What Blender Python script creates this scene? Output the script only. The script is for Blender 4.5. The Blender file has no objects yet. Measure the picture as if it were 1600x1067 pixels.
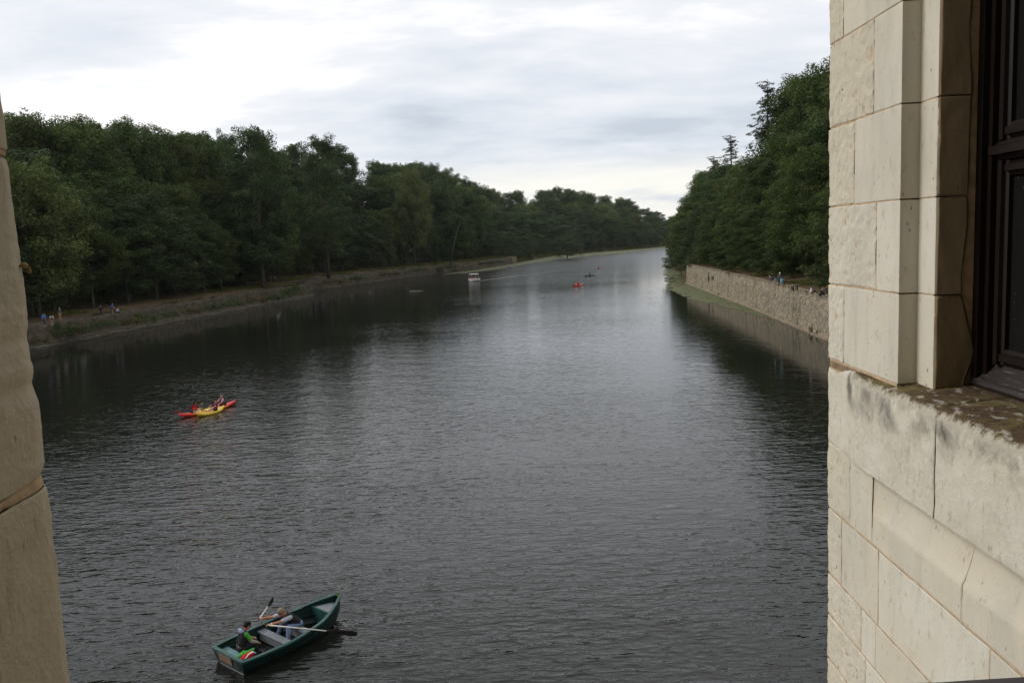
import bpy, bmesh, math, random
import numpy as np
from mathutils import Vector, Matrix

# ------------------------------------------------------------------ camera, sky, sun, exposure
scene = bpy.context.scene
COL = scene.collection
CAM_H = 12.0
FPX, PITCH, ROLL = 1291.0, math.radians(6.98), math.radians(2.5)
cF = np.array([0, math.cos(PITCH), -math.sin(PITCH)])
_r0 = np.array([1.0, 0, 0]); _u0 = np.array([0, math.sin(PITCH), math.cos(PITCH)])
cR = math.cos(ROLL) * _r0 - math.sin(ROLL) * _u0
cU = math.sin(ROLL) * _r0 + math.cos(ROLL) * _u0
cam_d = bpy.data.cameras.new('camera'); cam = bpy.data.objects.new('camera', cam_d); COL.objects.link(cam)
cam_d.sensor_width = 36.0; cam_d.lens = FPX / 1600 * 36.0
cam_d.clip_start = 0.05; cam_d.clip_end = 9000
M = Matrix((( cR[0], cU[0], -cF[0], 0), (cR[1], cU[1], -cF[1], 0), (cR[2], cU[2], -cF[2], CAM_H), (0, 0, 0, 1)))
cam.matrix_world = M
scene.camera = cam

SUN_EL, SUN_AZ = math.radians(35), math.radians(-78)      # azimuth from +Y towards +X
world = bpy.data.worlds.new('World'); scene.world = world; world.use_nodes = True
SKY_STRENGTH = 0.1
HAZE = 0.00004
sun_d = bpy.data.lights.new('sun', 'SUN'); sun = bpy.data.objects.new('sun', sun_d); COL.objects.link(sun)
sun_d.energy = 1.45; sun_d.angle = math.radians(25); sun_d.color = (1.0, 0.96, 0.9)
sdir = Vector((math.sin(SUN_AZ) * math.cos(SUN_EL), math.cos(SUN_AZ) * math.cos(SUN_EL), math.sin(SUN_EL)))
sun.rotation_euler = sdir.to_track_quat('Z', 'Y').to_euler()
sun.location = (-40, 30, 90)
scene.view_settings.view_transform = 'Standard'
scene.view_settings.look = 'None'
scene.view_settings.exposure = 0.32
scene.view_settings.gamma = 1.0
scene.view_settings.use_curve_mapping = False
cy = scene.cycles
cy.use_denoising = True; cy.max_bounces = 6; cy.diffuse_bounces = 3; cy.glossy_bounces = 3; cy.transmission_bounces = 3
cy.transparent_max_bounces = 6; cy.volume_bounces = 0; cy.caustics_reflective = False; cy.caustics_refractive = False
cy.sample_clamp_indirect = 6

def ray(px, py): return cF * FPX + cR * (px - 800) - cU * (py - 533.5)
def G(px, py, z=0.0):                                      # where a sight line meets the level z
    d = ray(px, py); return np.array([0, 0, CAM_H]) + d * (z - CAM_H) / d[2]
def V(px, py, Y):                                          # where it meets the plane y = Y
    d = ray(px, py); return np.array([0, 0, CAM_H]) + d * Y / d[1]

# ------------------------------------------------------------------ node helpers
class NT:
    def __init__(s, tree): s.t = tree; s.n = tree.nodes; s.l = tree.links
    def add(s, typ, **kw):
        nd = s.n.new(typ)
        ins = kw.pop('ins', {})
        for k, v in kw.items(): setattr(nd, k, v)
        for k, v in ins.items():
            if hasattr(v, 'node'): s.l.new(v, nd.inputs[k])
            else: nd.inputs[k].default_value = v
        return nd
    def math(s, op, a, b=0.0, clamp=False):
        nd = s.n.new('ShaderNodeMath'); nd.operation = op; nd.use_clamp = clamp
        for i, v in ((0, a), (1, b)):
            if hasattr(v, 'node'): s.l.new(v, nd.inputs[i])
            else: nd.inputs[i].default_value = v
        return nd.outputs[0]
    def mix(s, fac, a, b, blend='MIX'):
        nd = s.n.new('ShaderNodeMix'); nd.data_type = 'RGBA'; nd.blend_type = blend
        for i, v in ((0, fac), (6, a), (7, b)):
            if hasattr(v, 'node'): s.l.new(v, nd.inputs[i])
            else: nd.inputs[i].default_value = (tuple(v) + (1,))[:4] if i else v
        return nd.outputs[2]
    def ramp(s, fac, stops):
        nd = s.n.new('ShaderNodeValToRGB'); s.l.new(fac, nd.inputs[0])
        e = nd.color_ramp.elements
        while len(e) < len(stops): e.new(0.5)
        for el, (p, c) in zip(e, stops):
            el.position = p; el.color = (c, c, c, 1) if not hasattr(c, '__len__') else (tuple(c) + (1,))[:4]
        return nd.outputs[0]
    def noise(s, vec, scale, detail=4, rough=0.5, dist=0.0):
        nd = s.add('ShaderNodeTexNoise', ins={'Scale': scale, 'Detail': detail, 'Roughness': rough, 'Distortion': dist})
        if vec is not None: s.l.new(vec, nd.inputs['Vector'])
        return nd.outputs[0]
    def mapping(s, vec, scale=(1, 1, 1), rot=(0, 0, 0), loc=(0, 0, 0)):
        return s.add('ShaderNodeMapping', ins={'Vector': vec, 'Scale': scale, 'Rotation': rot, 'Location': loc}).outputs[0]

def new_mat(name):
    m = bpy.data.materials.new(name); m.use_nodes = True
    nt = NT(m.node_tree)
    bs = [x for x in nt.n if x.type == 'BSDF_PRINCIPLED'][0]
    out = [x for x in nt.n if x.type == 'OUTPUT_MATERIAL'][0]
    return m, nt, bs, out
def simple_mat(name, col, rough=0.7, var=0.25, scale=8.0, spec=0.3, metal=0.0):
    m, nt, bs, out = new_mat(name)
    tc = nt.add('ShaderNodeTexCoord').outputs['Object']
    n = nt.noise(tc, scale, 5, 0.6)
    f = nt.ramp(n, [(0.3, 1 - var), (0.7, 1 + var * 0.6)])
    c = nt.mix(1.0, col, f, 'MULTIPLY')
    nt.l.new(c, bs.inputs['Base Color'])
    bs.inputs['Roughness'].default_value = rough; bs.inputs['Metallic'].default_value = metal
    bs.inputs['Specular IOR Level'].default_value = spec
    return m

# ------------------------------------------------------------------ sky (Nishita daylight behind a stratocumulus deck)
nt = NT(world.node_tree)
bg = [x for x in nt.n if x.type == 'BACKGROUND'][0]
sky = nt.add('ShaderNodeTexSky', sky_type='NISHITA', sun_disc=False)
sky.sun_elevation = SUN_EL; sky.sun_rotation = SUN_AZ; sky.air_density = 1.0; sky.dust_density = 2.0
gen = nt.add('ShaderNodeTexCoord').outputs['Generated']
sep = nt.add('ShaderNodeSeparateXYZ', ins={0: gen})
zz = nt.math('MAXIMUM', sep.outputs[2], 0.0)
den = nt.math('ADD', zz, 0.13)
pl = nt.add('ShaderNodeCombineXYZ', ins={0: nt.math('DIVIDE', sep.outputs[0], den), 1: nt.math('DIVIDE', sep.outputs[1], den), 2: 0.0}).outputs[0]
warp = nt.add('ShaderNodeTexNoise', ins={'Vector': pl, 'Scale': 0.5, 'Detail': 3.0}).outputs[1]
plw = nt.add('ShaderNodeVectorMath', operation='MULTIPLY_ADD', ins={0: warp, 1: (0.55, 0.55, 0), 2: pl}).outputs[0]
big = nt.noise(nt.mapping(plw, (0.30, 0.42, 1), (0, 0, 0.5), (3.1, 1.7, 0)), 1.0, 3, 0.5)
mid = nt.noise(nt.mapping(plw, (0.75, 1.0, 1), (0, 0, -0.35), (5.0, 2.0, 0)), 1.0, 7, 0.58)
fin = nt.noise(nt.mapping(plw, (1.9, 2.9, 1), (0, 0, -0.5), (1.0, 7.0, 0)), 1.0, 6, 0.6)
# brightness of the deck: thinner, brighter cloud towards the sun side, greyer to the right
sd = nt.add('ShaderNodeVectorMath', operation='DOT_PRODUCT', ins={0: gen, 1: (math.sin(math.radians(-24)) * 0.97, math.cos(math.radians(-24)) * 0.97, 0.22)}).outputs['Value']
sunny = nt.ramp(sd, [(0.72, 0.0), (0.985, 1.0)])
t = nt.math('ADD', nt.math('MULTIPLY', big, 0.68), nt.math('MULTIPLY', mid, 0.70))
t = nt.math('SUBTRACT', nt.math('ADD', t, nt.math('MULTIPLY', fin, 0.46)), 0.085)
t = nt.math('ADD', t, nt.math('MULTIPLY', nt.math('SUBTRACT', sunny, 0.65), 0.07))
t = nt.math('ADD', t, nt.math('MULTIPLY', nt.ramp(zz, [(0.08, 0.0), (0.5, 1.0)]), 0.16))
deck = nt.ramp(t, [(0.58, (4.9, 5.4, 6.1)), (0.73, (6.4, 6.75, 7.3)), (0.88, (7.6, 7.7, 8.0)), (1.0, (9.7, 9.65, 9.6))])
low = nt.ramp(zz, [(0.0, 1.0), (0.06, 0.9), (0.095, 0.0)])
glow = nt.math('MULTIPLY', low, nt.ramp(mid, [(0.33, 0.0), (0.52, 1.0)]))
deck = nt.mix(glow, deck, (8.8, 8.55, 7.8))
final = nt.mix(0.93, sky.outputs[0], deck)
nt.l.new(final, bg.inputs['Color']); bg.inputs['Strength'].default_value = SKY_STRENGTH

# ------------------------------------------------------------------ mesh helpers
rng = np.random.default_rng(7)
random.seed(7)
def hash3(ix, iy, iz, seed):
    h = (ix * 374761393 + iy * 668265263 + iz * 2147483647 + seed * 974634777) & 0xFFFFFFFF
    h = ((h ^ (h >> 13)) * 1274126177) & 0xFFFFFFFF
    h = (h ^ (h >> 16)) & 0xFFFFFFFF
    return h / 4294967295.0
def vnoise(p, seed=0):
    p = np.asarray(p, float); i = np.floor(p).astype(np.int64); f = p - i; f = f * f * (3 - 2 * f)
    r = 0
    for dx in (0, 1):
        for dy in (0, 1):
            for dz in (0, 1):
                w = (f[..., 0] if dx else 1 - f[..., 0]) * (f[..., 1] if dy else 1 - f[..., 1]) * (f[..., 2] if dz else 1 - f[..., 2])
                r = r + w * hash3(i[..., 0] + dx, i[..., 1] + dy, i[..., 2] + dz, seed)
    return r * 2 - 1
def fbm(p, seed=0, octv=4, gain=0.5):
    p = np.asarray(p, float); r = 0; a = 1; s = 0
    for k in range(octv):
        r = r + a * vnoise(p * 2 ** k + k * 17.3, seed + k); s += a; a *= gain
    return r / s

def raw_mesh(name, verts, faces, smooth=False, attrs=None, mats=None):
    """faces: (n,k) int array of equal-size polygons, or a list of lists"""
    me = bpy.data.meshes.new(name)
    verts = np.asarray(verts, np.float32)
    me.vertices.add(len(verts)); me.vertices.foreach_set('co', verts.ravel())
    if isinstance(faces, np.ndarray):
        n, k = faces.shape
        me.loops.add(n * k); me.loops.foreach_set('vertex_index', faces.astype(np.int32).ravel())
        me.polygons.add(n); me.polygons.foreach_set('loop_start', np.arange(0, n * k, k, dtype=np.int32))
    else:
        n = len(faces); flat = [i for f_ in faces for i in f_]; st = np.cumsum([0] + [len(f_) for f_ in faces])[:-1]
        me.loops.add(len(flat)); me.loops.foreach_set('vertex_index', np.array(flat, np.int32))
        me.polygons.add(n); me.polygons.foreach_set('loop_start', st.astype(np.int32))
    if smooth: me.polygons.foreach_set('use_smooth', np.ones(n, dtype=bool))
    for an, (dom, val) in (attrs or {}).items():
        a = me.attributes.new(an, 'FLOAT', dom); a.data.foreach_set('value', np.asarray(val, np.float32))
    me.update(calc_edges=True); me.validate()
    if mats is not None: me.materials.append(mats)
    return me
def link(name, me, parent=None):
    o = bpy.data.objects.new(name, me); COL.objects.link(o)
    if parent is not None: o.parent = parent
    return o
def obj(name, verts, faces, mat, parent=None, smooth=False, attrs=None):
    return link(name, raw_mesh(name, verts, faces, smooth, attrs, mat), parent)
def bm_obj(name, bm, mat, parent=None, smooth=False):
    me = bpy.data.meshes.new(name); bmesh.ops.recalc_face_normals(bm, faces=bm.faces); bm.to_mesh(me); bm.free()
    if smooth:
        for p in me.polygons: p.use_smooth = True
    me.materials.append(mat); return link(name, me, parent)
def empty(name, loc=(0, 0, 0), rz=0.0):
    o = bpy.data.objects.new(name, None); COL.objects.link(o); o.location = loc; o.rotation_euler = (0, 0, rz)
    o.empty_display_size = 0.3; return o
def tag(o, label=None, cat=None, group=None, kind=None):
    if label: o['label'] = label
    if cat: o['category'] = cat
    if group: o['group'] = group
    if kind: o['kind'] = kind
    return o
class MB:
    """collects tubes, boxes and lofts into one mesh"""
    def __init__(s): s.v = []; s.f = []; s.n = 0
    def put(s, v, f):
        v = np.asarray(v, float); s.v.append(v); s.f += [[i + s.n for i in q] for q in f]; s.n += len(v)
    def box(s, c, size, rz=0.0, rot=None):
        x, y, z = np.array(size) / 2
        v = np.array([[a, b, d] for a in (-x, x) for b in (-y, y) for d in (-z, z)])
        if rot is not None: v = v @ np.array(rot).T
        elif rz: cz, sz = math.cos(rz), math.sin(rz); v = v @ np.array([[cz, sz, 0], [-sz, cz, 0], [0, 0, 1]])
        s.put(v + np.array(c), [[0, 1, 3, 2], [4, 6, 7, 5], [0, 4, 5, 1], [2, 3, 7, 6], [0, 2, 6, 4], [1, 5, 7, 3]])
    def tube(s, pts, rad, n=8, cap=True):
        pts = np.asarray(pts, float); m = len(pts); rad = np.broadcast_to(rad, (m,))
        T = np.gradient(pts, axis=0); T /= np.linalg.norm(T, axis=1)[:, None] + 1e-9
        ref = np.array([0, 0, 1.0]) if abs(T[0][2]) < 0.9 else np.array([1.0, 0, 0])
        vs = []
        for p, t_, r in zip(pts, T, rad):
            a = np.cross(t_, ref); a /= np.linalg.norm(a) + 1e-9; b = np.cross(t_, a)
            an = np.arange(n) * 2 * math.pi / n
            vs.append(p + r * (np.cos(an)[:, None] * a + np.sin(an)[:, None] * b))
        v = np.concatenate(vs); f = []
        for i in range(m - 1):
            for j in range(n): f.append([i * n + j, i * n + (j + 1) % n, (i + 1) * n + (j + 1) % n, (i + 1) * n + j])
        if cap: f.append(list(range(n))[::-1]); f.append([(m - 1) * n + j for j in range(n)])
        s.put(v, f)
    def ball(s, c, r, n=8, m=6, sc=(1, 1, 1)):
        v = []; f = []
        for i in range(m + 1):
            th = math.pi * i / m
            for j in range(n): v.append([r * sc[0] * math.sin(th) * math.cos(2 * math.pi * j / n), r * sc[1] * math.sin(th) * math.sin(2 * math.pi * j / n), r * sc[2] * math.cos(th)])
        for i in range(m):
            for j in range(n): f.append([i * n + j, (i + 1) * n + j, (i + 1) * n + (j + 1) % n, i * n + (j + 1) % n])
        s.put(np.array(v) + np.array(c), f)
    def loft(s, rings, closed=True, cap=True):
        k = len(rings[0]); v = np.concatenate([np.asarray(r_, float) for r_ in rings]); f = []
        for i in range(len(rings) - 1):
            for j in range(k if closed else k - 1): f.append([i * k + j, i * k + (j + 1) % k, (i + 1) * k + (j + 1) % k, (i + 1) * k + j])
        if cap and closed: f.append(list(range(k))[::-1]); f.append([(len(rings) - 1) * k + j for j in range(k)])
        s.put(v, f)
    def build(s, name, mat, parent=None, smooth=False):
        bm = bmesh.new(); vs = [bm.verts.new(p) for p in np.concatenate(s.v)]
        for q in s.f:
            try: bm.faces.new([vs[i] for i in q])
            except ValueError: pass
        return bm_obj(name, bm, mat, parent, smooth)

# ------------------------------------------------------------------ materials
def foliage_mat(name, base, alt):
    m, nt, bs, out = new_mat(name)
    at = nt.add('ShaderNodeAttribute', attribute_name='tint').outputs['Fac']
    oi = nt.add('ShaderNodeObjectInfo').outputs['Random']
    c = nt.mix(oi, base, alt)
    c = nt.mix(1.0, c, nt.ramp(at, [(0.0, 0.55), (0.5, 1.0), (1.0, (1.65, 1.5, 1.2))]), 'MULTIPLY')
    nt.l.new(c, bs.inputs['Base Color']); bs.inputs['Roughness'].default_value = 0.62
    bs.inputs['Specular IOR Level'].default_value = 0.12
    tr = nt.add('ShaderNodeBsdfTranslucent'); nt.l.new(nt.mix(1.0, c, (0.9, 1.15, 0.45), 'MULTIPLY'), tr.inputs[0])
    mx = nt.add('ShaderNodeMixShader', ins={0: 0.28}); nt.l.new(bs.outputs[0], mx.inputs[1]); nt.l.new(tr.outputs[0], mx.inputs[2])
    nt.l.new(mx.outputs[0], out.inputs['Surface'])
    return m
M_leaf = foliage_mat('leaves_oak', (0.038, 0.066, 0.019), (0.066, 0.086, 0.026))
M_leaf_grey = foliage_mat('leaves_grey', (0.050, 0.070, 0.031), (0.038, 0.066, 0.024))
M_leaf_lime = foliage_mat('leaves_lime', (0.038, 0.062, 0.018), (0.060, 0.080, 0.024))
M_leaf_pale = foliage_mat('leaves_pale', (0.085, 0.115, 0.035), (0.095, 0.110, 0.045))
M_needle = foliage_mat('needles', (0.030, 0.046, 0.026), (0.034, 0.050, 0.028))
M_bark = simple_mat('bark', (0.085, 0.07, 0.055), 0.9, 0.4, 3.0, 0.1)
M_palebark = simple_mat('pale_bark', (0.10, 0.095, 0.08), 0.85, 0.4, 5.0, 0.1)

def earth_mat():
    m, nt, bs, out = new_mat('earth')
    pos = nt.add('ShaderNodeNewGeometry').outputs['Position']
    n1 = nt.noise(pos, 0.25, 5, 0.6); n2 = nt.noise(pos, 2.2, 5, 0.65)
    c = nt.mix(nt.ramp(n1, [(0.35, 0.0), (0.62, 1.0)]), (0.085, 0.048, 0.028), (0.058, 0.054, 0.024))
    c = nt.mix(nt.ramp(n2, [(0.35, 0.0), (0.7, 1.0)]), c, (0.115, 0.078, 0.048))
    nt.l.new(c, bs.inputs['Base Color']); bs.inputs['Roughness'].default_value = 0.95; bs.inputs['Specular IOR Level'].default_value = 0.1
    b = nt.add('ShaderNodeBump', ins={'Strength': 0.6, 'Distance': 0.08, 'Height': n2}); nt.l.new(b.outputs[0], bs.inputs['Normal'])
    return m
M_earth = earth_mat()
M_mud = simple_mat('mud', (0.05, 0.045, 0.03), 0.9, 0.3, 0.2)
M_grass = foliage_mat('grass', (0.085, 0.10, 0.030), (0.10, 0.095, 0.035))
M_drygrass = foliage_mat('dry_grass', (0.075, 0.065, 0.036), (0.085, 0.07, 0.038))
M_weed = None

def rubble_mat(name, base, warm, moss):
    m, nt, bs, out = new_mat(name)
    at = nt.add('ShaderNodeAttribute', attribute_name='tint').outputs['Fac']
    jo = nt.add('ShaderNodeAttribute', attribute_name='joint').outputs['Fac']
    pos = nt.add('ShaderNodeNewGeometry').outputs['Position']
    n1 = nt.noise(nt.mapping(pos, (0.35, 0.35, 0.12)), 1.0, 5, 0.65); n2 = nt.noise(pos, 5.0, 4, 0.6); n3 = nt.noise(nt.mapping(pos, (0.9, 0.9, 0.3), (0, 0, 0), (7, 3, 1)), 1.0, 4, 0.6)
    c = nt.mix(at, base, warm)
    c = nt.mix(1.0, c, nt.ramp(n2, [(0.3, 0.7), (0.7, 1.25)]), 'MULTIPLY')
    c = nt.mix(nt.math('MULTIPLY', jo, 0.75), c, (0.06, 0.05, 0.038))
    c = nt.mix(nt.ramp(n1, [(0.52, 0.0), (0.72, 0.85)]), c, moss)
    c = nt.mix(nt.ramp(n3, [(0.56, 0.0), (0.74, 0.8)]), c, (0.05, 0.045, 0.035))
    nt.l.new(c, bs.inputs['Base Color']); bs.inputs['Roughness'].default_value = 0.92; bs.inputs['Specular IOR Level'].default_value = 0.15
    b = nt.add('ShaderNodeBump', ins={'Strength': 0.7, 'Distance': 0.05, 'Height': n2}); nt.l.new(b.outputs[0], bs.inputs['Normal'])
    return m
M_quay = rubble_mat('quay_rubble', (0.16, 0.15, 0.12), (0.34, 0.28, 0.20), (0.10, 0.098, 0.045))
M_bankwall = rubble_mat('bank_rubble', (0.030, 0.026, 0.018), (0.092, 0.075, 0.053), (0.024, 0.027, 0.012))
M_coping = simple_mat('coping', (0.23, 0.185, 0.13), 0.9, 0.4, 1.5, 0.15)

def water_mat():
    m, nt, bs, out = new_mat('river_water')
    pos = nt.add('ShaderNodeNewGeometry').outputs['Position']
    bs.inputs['Base Color'].default_value = (0.0075, 0.0085, 0.0065, 1)
    bs.inputs['IOR'].default_value = 1.333
    sp = nt.add('ShaderNodeSeparateXYZ', ins={0: pos})
    # ripples too small to see one by one roughen the open water farther up the river
    nt.l.new(nt.ramp(nt.math('DIVIDE', sp.outputs[1], 600.0), [(0.0, 0.015), (0.15, 0.03), (0.30, 0.06), (0.45, 0.14), (0.8, 0.22)]), bs.inputs['Roughness'])
    # ripples: several wave lengths, crests running mostly across the river
    w1 = nt.noise(nt.mapping(pos, (0.95, 2.3, 1), (0, 0, 0.10)), 1.0, 1.5, 0.5, 0.35)
    w2 = nt.noise(nt.mapping(pos, (2.3, 5.6, 1), (0, 0, -0.12), (9, 4, 0)), 1.0, 2, 0.5, 0.3)
    w3 = nt.noise(nt.mapping(pos, (0.22, 0.5, 1), (0, 0, 0.30), (3, 8, 0)), 1.0, 2, 0.5, 0.6)
    gust = nt.ramp(nt.noise(nt.mapping(pos, (0.016, 0.024, 1), (0, 0, 0.3), (4.2, 0.6, 0)), 1.0, 3, 0.6, 0.6), [(0.30, 0.30), (0.66, 0.85)])
    # the sheltered water at the foot of both banks lies calmer
    lee_r = nt.ramp(nt.math('DIVIDE', nt.math('SUBTRACT', nt.math('ADD', 31.0, nt.math('MULTIPLY', sp.outputs[1], 0.05)), sp.outputs[0]), 30.0), [(0.0, 0.22), (0.9, 1.0)])
    lee_l = nt.ramp(nt.math('DIVIDE', nt.math('ADD', sp.outputs[0], nt.math('SUBTRACT', 76.0, nt.math('MULTIPLY', sp.outputs[1], 0.115))), 40.0), [(0.0, 0.15), (0.25, 0.25), (0.9, 1.0)])
    amp = nt.math('MULTIPLY', nt.math('MULTIPLY', gust, lee_r), lee_l)
    amp = nt.math('MULTIPLY', amp, nt.ramp(nt.math('DIVIDE', sp.outputs[1], 400.0), [(0.06, 1.0), (0.12, 0.62), (0.20, 0.36), (0.40, 0.24), (0.9, 0.30)]))
    wk = nt.add('ShaderNodeTexWave', wave_type='BANDS', bands_direction='Y', ins={'Vector': nt.mapping(pos, (1, 1, 1), (0, 0, 0.55)), 'Scale': 0.10, 'Distortion': 3.0, 'Detail': 2.0, 'Detail Scale': 0.6}).outputs['Fac']
    w0 = nt.noise(nt.mapping(pos, (5.0, 12.0, 1), (0, 0, -0.1), (2, 5, 0)), 1.0, 1, 0.5, 0.2)
    h = nt.math('ADD', nt.math('MULTIPLY', nt.math('POWER', w1, 2.4), 0.125), nt.math('MULTIPLY', nt.math('POWER', w2, 2.0), 0.054))
    h = nt.math('ADD', h, nt.math('MULTIPLY', w3, 0.12))
    h = nt.math('ADD', h, nt.math('MULTIPLY', wk, 0.018))
    h = nt.math('ADD', h, nt.math('MULTIPLY', w0, 0.008))
    h = nt.math('MULTIPLY', h, amp)
    b = nt.add('ShaderNodeBump', ins={'Strength': 1.0, 'Distance': 1.0, 'Height': h})
    nt.l.new(b.outputs[0], bs.inputs['Normal'])
    return m
M_water = water_mat()

def limestone_mat(name, base, pits=1.0, dirt=0.0):
    m, nt, bs, out = new_mat(name)
    pos = nt.add('ShaderNodeNewGeometry').outputs['Position']
    oi = nt.add('ShaderNodeObjectInfo').outputs['Random']
    n1 = nt.noise(pos, 2.3, 6, 0.62); n2 = nt.noise(pos, 16, 5, 0.65); n3 = nt.noise(pos, 90, 3, 0.6)
    c = nt.mix(nt.ramp(n1, [(0.32, 0.0), (0.7, 1.0)]), base, tuple(np.array(base) * np.array([0.90, 0.86, 0.78])))
    c = nt.mix(nt.math('MULTIPLY', oi, 0.8), c, tuple(np.array(base) * np.array([0.86, 0.81, 0.73])))
    gs = nt.noise(nt.mapping(pos, (3.5, 3.5, 1.1), (0, 0, 0), (2, 6, 1)), 1.0, 5, 0.65)
    c = nt.mix(nt.ramp(gs, [(0.50, 0.0), (0.72, 0.6)]), c, tuple(np.array(base) * np.array([0.66, 0.66, 0.64])))
    c = nt.mix(nt.ramp(n2, [(0.58, 0.0), (0.78, 0.45)]), c, tuple(np.array(base) * np.array([0.74, 0.62, 0.48])))
    # small dark pits and grains
    vo = nt.add('ShaderNodeTexVoronoi', ins={'Vector': nt.mapping(pos, (1, 1, 0.55)), 'Scale': 42.0, 'Randomness': 1.0}).outputs['Distance']
    spot = nt.math('MULTIPLY', nt.ramp(vo, [(0.10, 1.0), (0.20, 0.0)]), nt.ramp(nt.noise(pos, 9, 3, 0.6), [(0.54 - 0.05 * pits, 0.0), (0.68, 1.0)]))
    c = nt.mix(nt.math('MULTIPLY', spot, 0.8), c, (0.14, 0.11, 0.08))
    n5 = nt.noise(nt.mapping(pos, (30, 30, 14), (0, 0, 0), (4, 1, 9)), 1.0, 4, 0.7)
    c = nt.mix(nt.ramp(n5, [(0.60 - 0.03 * pits, 0.0), (0.72, 0.55)]), c, tuple(np.array(base) * np.array([0.50, 0.44, 0.36])))
    streak = nt.noise(nt.mapping(pos, (26, 26, 2.2)), 1.0, 4, 0.6)
    c = nt.mix(nt.math('MULTIPLY', nt.ramp(streak, [(0.58, 0.0), (0.75, 1.0)]), 0.16 + dirt * 0.4), c, (0.20, 0.15, 0.10))
    nt.l.new(c, bs.inputs['Base Color']); bs.inputs['Roughness'].default_value = 0.93; bs.inputs['Specular IOR Level'].default_value = 0.15
    hh = nt.math('ADD', nt.math('MULTIPLY', n2, 0.5), nt.math('MULTIPLY', n3, 0.22))
    hh = nt.math('SUBTRACT', hh, nt.math('MULTIPLY', spot, 0.5))
    b = nt.add('ShaderNodeBump', ins={'Strength': 0.55 + 0.3 * pits, 'Distance': 0.006 + 0.006 * pits, 'Height': hh}); nt.l.new(b.outputs[0], bs.inputs['Normal'])
    return m
M_stone = limestone_mat('limestone', (0.69, 0.675, 0.61), 0.2)
M_stone_rough = limestone_mat('limestone_weathered', (0.66, 0.64, 0.565), 1.0)
M_stone_jamb = limestone_mat('limestone_jamb', (0.58, 0.525, 0.43), 0.9, 0.35)
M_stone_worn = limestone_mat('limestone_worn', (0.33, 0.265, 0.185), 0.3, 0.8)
M_mortar = simple_mat('mortar', (0.54, 0.40, 0.26), 0.95, 0.3, 25, 0.1)

def sill_mat():
    m, nt, bs, out = new_mat('sill_stone')
    pos = nt.add('ShaderNodeNewGeometry').outputs['Position']
    top = nt.add('ShaderNodeAttribute', attribute_name='top').outputs['Fac']
    n1 = nt.noise(pos, 7, 6, 0.65); n2 = nt.noise(nt.mapping(pos, (34, 14, 34)), 1.0, 5, 0.7); n3 = nt.noise(pos, 32, 5, 0.7)
    stone = nt.mix(nt.ramp(n1, [(0.35, 0.0), (0.7, 1.0)]), (0.64, 0.615, 0.535), (0.57, 0.53, 0.43))
    lichen = nt.mix(nt.ramp(n1, [(0.4, 0.0), (0.6, 1.0)]), (0.125, 0.098, 0.042), (0.075, 0.048, 0.030))
    lichen = nt.mix(nt.ramp(n2, [(0.55, 0.0), (0.62, 0.85)]), lichen, (0.36, 0.33, 0.28))
    lichen = nt.mix(nt.ramp(n3, [(0.36, 0.9), (0.48, 0.0)]), lichen, (0.035, 0.028, 0.018))
    edge = nt.math('ADD', top, nt.math('MULTIPLY', nt.math('SUBTRACT', n3, 0.5), 0.5))
    soot = nt.math('MULTIPLY', nt.ramp(edge, [(0.0, 0.0), (0.36, 1.0)]), nt.ramp(nt.noise(pos, 5, 4, 0.6, 0.4), [(0.42, 0.0), (0.62, 0.9)]))
    pitn = nt.noise(nt.mapping(pos, (30, 30, 18)), 1.0, 4, 0.7)
    stone = nt.mix(nt.ramp(pitn, [(0.58, 0.0), (0.70, 0.5)]), stone, (0.26, 0.22, 0.16))
    c = nt.mix(soot, stone, (0.105, 0.095, 0.08))
    c = nt.mix(nt.ramp(edge, [(0.46, 0.0), (0.56, 1.0)]), c, (0.44, 0.41, 0.34))
    c = nt.mix(nt.ramp(edge, [(0.60, 0.0), (0.72, 1.0)]), c, lichen)
    pink = nt.noise(nt.mapping(pos, (1, 14, 3.0), (0.12, 0, 0), (0, 1.5, 0)), 1.0, 4, 0.55)
    c = nt.mix(nt.ramp(pink, [(0.68, 0.0), (0.76, 0.28)]), c, (0.30, 0.21, 0.18))
    nt.l.new(c, bs.inputs['Base Color']); bs.inputs['Roughness'].default_value = 0.95; bs.inputs['Specular IOR Level'].default_value = 0.12
    hh = nt.math('ADD', nt.math('MULTIPLY', n2, 0.4), n3)
    b = nt.add('ShaderNodeBump', ins={'Strength': 0.8, 'Distance': 0.005, 'Height': hh}); nt.l.new(b.outputs[0], bs.inputs['Normal'])
    return m
M_sill = sill_mat()
M_timber = simple_mat('dark_timber', (0.011, 0.0062, 0.0045), 0.5, 0.4, 30, 0.25)
def timber_worn():
    m, nt, bs, out = new_mat('worn_timber')
    pos = nt.add('ShaderNodeNewGeometry').outputs['Position']
    n = nt.noise(nt.mapping(pos, (90, 9, 90)), 1.0, 5, 0.7)
    c = nt.mix(nt.ramp(n, [(0.55, 0.0), (0.68, 0.9)]), (0.014, 0.008, 0.006), (0.13, 0.105, 0.09))
    nt.l.new(c, bs.inputs['Base Color']); bs.inputs['Roughness'].default_value = 0.6
    return m
M_timber_worn = timber_worn()
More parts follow.
